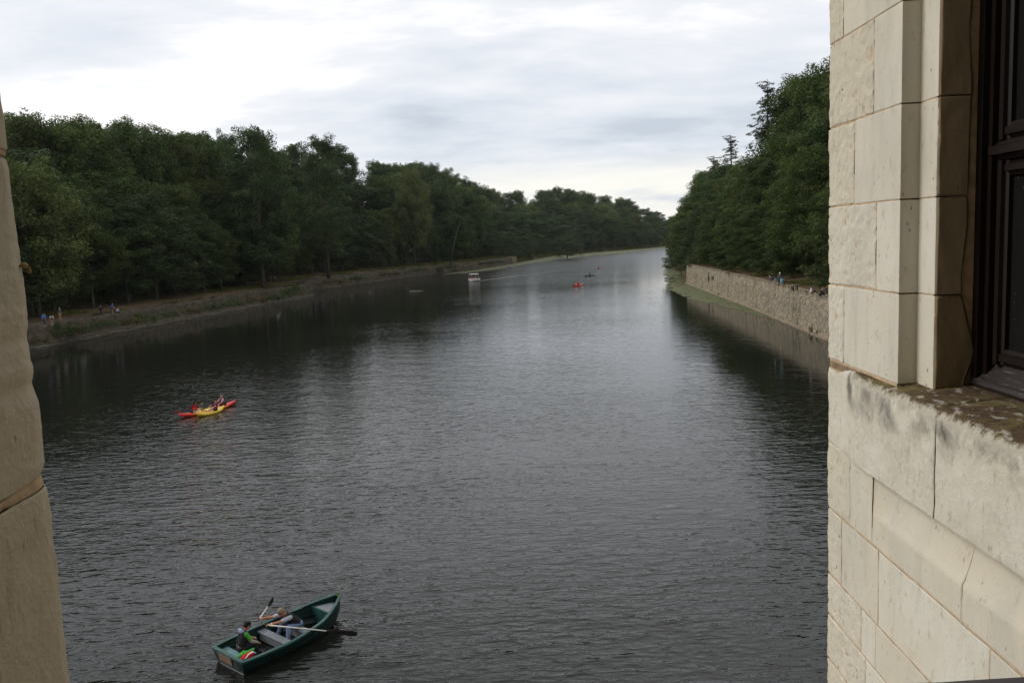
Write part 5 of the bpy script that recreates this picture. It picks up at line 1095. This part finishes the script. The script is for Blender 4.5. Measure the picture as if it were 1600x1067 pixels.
# ------------------------------------------------------------------ duckweed along the banks
M_weed = simple_mat('duckweed', (0.105, 0.112, 0.050), 0.8, 0.35, 0.6, 0.2)
def weed_band(name, top, bot, nu, nv, thr, seed, z=0.02, edge=0.5):
    """a mat between two lines on the water, torn by holes"""
    A = np.array([G(*q)[:2] for q in top]); B = np.array([G(*q)[:2] for q in bot])
    def rs(p, n):
        c = np.concatenate([[0], np.cumsum(np.linalg.norm(np.diff(p, axis=0), axis=1))]); q = np.linspace(0, c[-1], n); return np.stack([np.interp(q, c, p[:, i]) for i in range(2)], 1)
    A = rs(A, nu); B = rs(B, nu); t_ = np.linspace(0, 1, nv)[None, :, None]; P = A[:, None] * (1 - t_) + B[:, None] * t_
    P = P + np.stack([fbm(np.concatenate([P * 0.8, P[..., :1] * 0], -1), seed + 1), fbm(np.concatenate([P * 0.8, P[..., :1] * 0], -1), seed + 2)], -1) * 0.5
    c = (P[:-1, :-1] + P[1:, 1:]) / 2; n = fbm(np.concatenate([c * np.array([0.45, 0.22]), c[..., :1] * 0], -1), seed, 5, 0.6)
    ee = np.minimum(1, (1 - t_[0, :-1, 0]) / edge)[None, :]; keep = n < thr + (ee - 0.55) * 0.9
    i = (np.arange(nu - 1)[:, None] * nv + np.arange(nv - 1)[None, :])[keep]; f = np.stack([i, i + nv, i + nv + 1, i + 1], -1)
    o = obj(name, np.concatenate([P.reshape(-1, 2), np.full((nu * nv, 1), z)], 1), f, M_weed); o['kind'] = 'stuff'; return o
weed_band('duckweed', [(690, 428.5), (740, 422.5), (800, 412.5), (867, 400), (930, 394.5), (985, 390.5), (1042, 385.2)], [(690, 428.9), (740, 426.5), (800, 418), (867, 407.5), (930, 400.5), (985, 395.2), (1042, 388.8)], 240, 26, 0.14, 41)
weed_band('duckweed', [(1052, 412), (1070, 432), (1073, 443.5), (1100, 454), (1140, 470), (1200, 493)], [(1036, 424), (1037, 434), (1042, 452), (1076, 467), (1126, 479), (1199, 497)], 150, 60, 0.42, 47, edge=0.9)

# ------------------------------------------------------------------ people on the banks
def stand_at(px, py, z): q = G(px, py, z); return (q[0], q[1], z)
stand_feet = [(0.02, 0.11, 0), (0.06, -0.11, 0)]
ZP = LH + 0.12
def on_left(px, py): q = G(px, py, ZP); return (q[0], q[1], ZP - 0.03)
P_ = lambda lab, loc, face, lean, cl, hair, h=1.72, hands=None, pel=None, feet=None, **k: person(lab, loc, face, pel or (0, 0, 0.93 * h / 1.72), lean, feet or stand_feet, hands or [(0.12, 0.24, 0.80), (0.12, -0.24, 0.80)], cl, hair, h, 0.03, **k)
GL = None
P_('person in blue T-shirt and dark trousers on the left path, stooping', on_left(69, 508.5), -0.6, 0.25, [('shirt', (0.06, 0.17, 0.50)), ('trousers', (0.03, 0.04, 0.07)), ('shoes', (0.5, 0.5, 0.5))], (0.04, 0.03, 0.02))
P_('person in white top bending far forward on the left path', on_left(81, 507), -0.9, 1.05, [('shirt', (0.55, 0.58, 0.56)), ('shorts', (0.20, 0.09, 0.06)), ('shoes', (0.5, 0.5, 0.48))], (0.06, 0.04, 0.03), hands=[(0.5, 0.2, 0.35), (0.5, -0.2, 0.35)])
P_('person in dark top, pale cap and beige shorts on the left path', on_left(95, 500), 2.6, 0.0, [('shirt', (0.06, 0.07, 0.09)), ('shorts', (0.32, 0.22, 0.13)), ('cap', (0.45, 0.42, 0.36))], None)
P_('dark clothed person partly hidden by the stone jamb on the left path', on_left(40.5, 506), 0.3, 0.1, [('jumper', (0.05, 0.06, 0.06)), ('trousers', (0.02, 0.02, 0.025))], (0.3, 0.28, 0.25))
P_('person in black with pale shoes standing before the left trees', on_left(158.5, 494.5), -1.2, 0.0, [('jumper', (0.022, 0.022, 0.026)), ('trousers', (0.05, 0.025, 0.02)), ('shoes', (0.55, 0.5, 0.42))], (0.2, 0.15, 0.11))
P_('person in bright blue top and shorts standing over a crouching one', on_left(175, 490), 0.2, 0.3, [('shirt', (0.05, 0.13, 0.46)), ('shorts', (0.05, 0.05, 0.09))], (0.04, 0.03, 0.02), hands=[(0.45, 0.15, 0.8), (0.45, -0.15, 0.8)])
P_('crouching person in grey top beside the one in bright blue', on_left(184, 491.5), 1.9, 0.5, [('shirt', (0.22, 0.24, 0.30)), ('trousers', (0.03, 0.03, 0.04)), ('shoes', (0.55, 0.55, 0.5))], (0.04, 0.03, 0.02), pel=(0, 0, 0.42), hands=[(0.5, 0.15, 0.35), (0.5, -0.15, 0.35)], feet=[(0.2, 0.13, 0), (0.15, -0.13, 0)])
ZR = RH + 0.06
def on_right(px, py, z=ZR): q = G(px, py, z); return (q[0], q[1], z)
P_('person in navy top and white hat bending forward on the right quay', on_right(1211, 448.5), 2.7, 1.0, [('jumper', (0.03, 0.06, 0.13)), ('trousers', (0.42, 0.33, 0.32)), ('hat', (0.55, 0.52, 0.45))], None, hands=[(0.55, 0.2, 0.5), (0.55, -0.2, 0.5)])
P_('standing person in dark top with white cap, tallest on the right quay', on_right(1218.5, 448.5), -1.8, 0.0, [('jumper', (0.07, 0.10, 0.12)), ('trousers', (0.025, 0.03, 0.06)), ('cap', (0.6, 0.55, 0.47))], None, h=1.8)
P_('child in turquoise shirt with brown hair on the right quay edge', on_right(1221, 449.5), 1.0, 0.05, [('shirt', (0.08, 0.42, 0.48)), ('shorts', (0.10, 0.40, 0.48))], (0.16, 0.08, 0.04), h=1.25)
P_('small child in dark red beside the turquoise shirt on the quay', on_right(1226, 449.5), -2.6, 0.1, [('jumper', (0.12, 0.015, 0.02)), ('trousers', (0.02, 0.02, 0.03))], (0.05, 0.03, 0.02), h=1.15)
tb = on_right(1242, 454.5, RH + 0.06); stool = empty('small_table', tb, 0.2); tag(stool, 'dark legged small table with a pale top on the right quay path', 'table')
mb = MB(); mb.box((0, 0, 0.70), (0.72, 0.45, 0.05)); mb.build('table_top', cloth((0.34, 0.30, 0.27)), stool)
for sx in (-0.28, 0.24):
    for sy in (-0.17, 0.17): mb = MB(); mb.box((sx, sy, 0.34), (0.08, 0.07, 0.68)); mb.build('leg', cloth((0.02, 0.018, 0.016)), stool)
sitk = dict(pel=(0, 0, 0.12), feet=[(0.68, 0.12, 0.0), (0.72, -0.12, 0.0)], knee=(0.2, 0, 1))
P_('person in white T-shirt and dark trousers sitting on the right quay edge', on_right(1267.5, 459.5), -0.35, -0.05, [('shirt', (0.62, 0.62, 0.68)), ('trousers', (0.02, 0.02, 0.022))], (0.10, 0.06, 0.04), hands=[(0.45, 0.2, 0.3), (0.2, -0.3, 0.1)], **sitk)
P_('person in black sitting hunched on the right quay edge', on_right(1281.5, 463), -0.8, 0.35, [('jumper', (0.02, 0.02, 0.022)), ('trousers', (0.025, 0.025, 0.03)), ('shoes', (0.5, 0.5, 0.5))], (0.30, 0.22, 0.2), hands=[(0.5, 0.2, 0.3), (0.5, -0.2, 0.3)], pel=(0, 0, 0.12), feet=[(0.45, 0.12, 0.0), (0.45, -0.12, 0.0)], knee=(0.2, 0, 1))
P_('person in orange jacket sitting, half hidden by the castle wall', on_right(1294.5, 455.5), math.pi + 0.2, -0.1, [('jacket', (0.50, 0.25, 0.04)), ('trousers', (0.18, 0.23, 0.30))], (0.30, 0.26, 0.22), hands=[(0.3, 0.25, 0.2), (0.3, -0.25, 0.2)], **sitk)

# ------------------------------------------------------------------ bushes and rough grass
def bush_mesh(seed, mat, size=0.22):
    r_ = np.random.default_rng(seed); C = []; Rr = []
    for i in range(26):
        a = r_.random() * 6.283; q = r_.random() ** 0.5; C.append((q * 0.95 * math.cos(a), q * 0.95 * math.sin(a), 0.12 + 0.75 * (1 - q * q * 0.7) * r_.random())); Rr.append(0.20 + 0.2 * r_.random())
    return leaf_cloud('foliage', C, Rr, 560, size, mat, seed, 0.4, 0.9)
BUSH = [bush_mesh(300, M_leaf_grey, 0.10), bush_mesh(301, M_leaf, 0.10), bush_mesh(302, M_drygrass, 0.12)]
def bush(px, py, z, w, h, k, label, group=None, Y=None):
    q = G(px, py, z); o = empty('bush', (q[0], q[1], z - 0.1), rng.random() * 6); o.scale = (w, w * 0.9, h); link('foliage', BUSH[k], o); tag(o, label, 'bush', group)
    return o
bush(95, 524, 1.2, 2.1, 2.2, 1, 'green bush at the waterline below the three people on the left path')
bush(456, 464, 1.2, 3.0, 3.4, 1, 'dark green bush hanging down the embankment near its corner')
bush(226, 505, 1.3, 2.0, 2.0, 1, 'green bush growing out of the middle of the sloping embankment')
for (px, py, z, w, h, k) in [(140, 516, 1.6, 1.8, 1.1, 0), (170, 509, 1.9, 2.0, 1.2, 0), (205, 506, 1.6, 1.6, 1.2, 2), (262, 495, 1.9, 2.0, 1.2, 0), (300, 489, 1.8, 1.9, 1.2, 2), (330, 484, 1.7, 2.0, 1.4, 0), (365, 478, 1.9, 2.4, 1.4, 0), (400, 473, 1.8, 2.2, 1.5, 2), (430, 468, 2.0, 2.5, 1.6, 0), (120, 520, 1.3, 1.6, 1.2, 2), (60, 536, 1.0, 1.4, 0.9, 2)]:
    bush(px, py, z, w, h, k, 'straggly grey-green weed clump on the sloping embankment', 'weed clumps on the embankment')
for (px, py, z, w, h, k) in [(520, 443, 3.0, 3, 1.6, 2), (560, 437, 3.2, 3, 1.5, 0), (610, 430, 3.3, 3.4, 1.6, 2), (650, 424, 3.4, 3.4, 1.8, 0), (680, 424, 1.0, 3.2, 2.6, 2), (700, 419, 2.5, 3.6, 2.4, 0), (710, 425, 0.6, 2.2, 1.8, 1), (760, 413, 3.0, 3.6, 1.8, 2), (780, 411, 2.0, 3.0, 1.8, 0)]:
    bush(px, py, z, w, h, k, 'straggly clump of growth on the set-back quay wall', 'growth on the set-back quay')
bush(1082, 415, 4.4, 2.6, 2.6, 0, 'pale green bush at the far end of the right quay wall')
for (px, z, k, w, h) in [(1108, 2.6, 0, 0.8, 2.2), (1115, 3.3, 1, 0.7, 1.2), (1278, 0.5, 1, 0.45, 0.9), (1232, 0.25, 0, 0.3, 0.5), (1270, 0.6, 2, 0.5, 1.0), (1124, 0.5, 2, 0.4, 0.8)]:
    s_ = np.interp(px, [1073, 1180, 1293], [443, 484, 531]); q = G(px, s_, 0); o = empty('wall_plant', (q[0] + 0.1, q[1], z - 0.6), rng.random() * 6); o.scale = (w * 0.5, w, h); link('foliage', BUSH[k], o); tag(o, 'small plant growing out of the stones of the right quay wall', 'plant', 'plants on the right quay wall')
def tufts(name, line, side, o0, o1, n, hfun, mat, hgt, s0=0.0, s1=1.0, dens=None):
    Ltot = length(line); s_ = (s0 + (s1 - s0) * rng.random(n)) * Ltot; oo = o0 + (o1 - o0) * rng.random(n); p = np.asarray(line, float); seg = np.linalg.norm(np.diff(p, axis=0), axis=1); c = np.concatenate([[0], np.cumsum(seg)])
    x = np.interp(s_, c, p[:, 0]); y = np.interp(s_, c, p[:, 1]); i = np.clip(np.searchsorted(c, s_, 'right') - 1, 0, len(seg) - 1); t_ = np.diff(p, axis=0)[i] / seg[i][:, None]
    B = np.stack([x - t_[:, 1] * oo * side, y + t_[:, 0] * oo * side, hfun(oo)], 1)
    k = fbm(B * np.array([0.12, 0.12, 0]), 60) > (-0.05 if dens is None else dens); B = B[k]; n = len(B)
    a = rng.random(n) * 6.283; h = hgt * (0.5 + rng.random(n)); w = 0.05 + 0.10 * rng.random(n); d = np.stack([np.cos(a), np.sin(a), a * 0], 1); le = rng.normal(0, 0.3, (n, 3)) * h[:, None]; le[:, 2] = 0
    v = np.stack([B - d * w[:, None], B + d * w[:, None], B + le + np.array([0, 0, 1]) * h[:, None]], 1).reshape(-1, 3)
    o = obj(name, v, np.arange(n * 3).reshape(n, 3), mat, None, False, {'tint': ('FACE', rng.random(n))}); o['kind'] = 'stuff'; return o
tufts('grass', L1, 1, 4.8, 14, 26000, h_left1, M_grass, 0.22, 0.5, 1.0, 0.05); tufts('dry_grass', L1, 1, 0.6, 2.4, 14000, lambda o: np.interp(o, [0.6, 1.5, 1.9, 2.6], [0.7, 2.5, LH - 0.1, LH]), M_drygrass, 0.30, 0.45, 1.0, -0.02)
tufts('grass', L2, 1, 1.0, 7, 22000, h_left2, M_grass, 0.5, 0, 1.0, -0.2); tufts('grass', R1r, -1, 1.6, 6.5, 30000, h_right1, M_grass, 0.16, 0.2, 1.0, 0.0); tufts('reeds', L3[:6], 1, 0.0, 4.5, 30000, h_left3, M_grass, 1.1, 0, 1.0, -0.3)
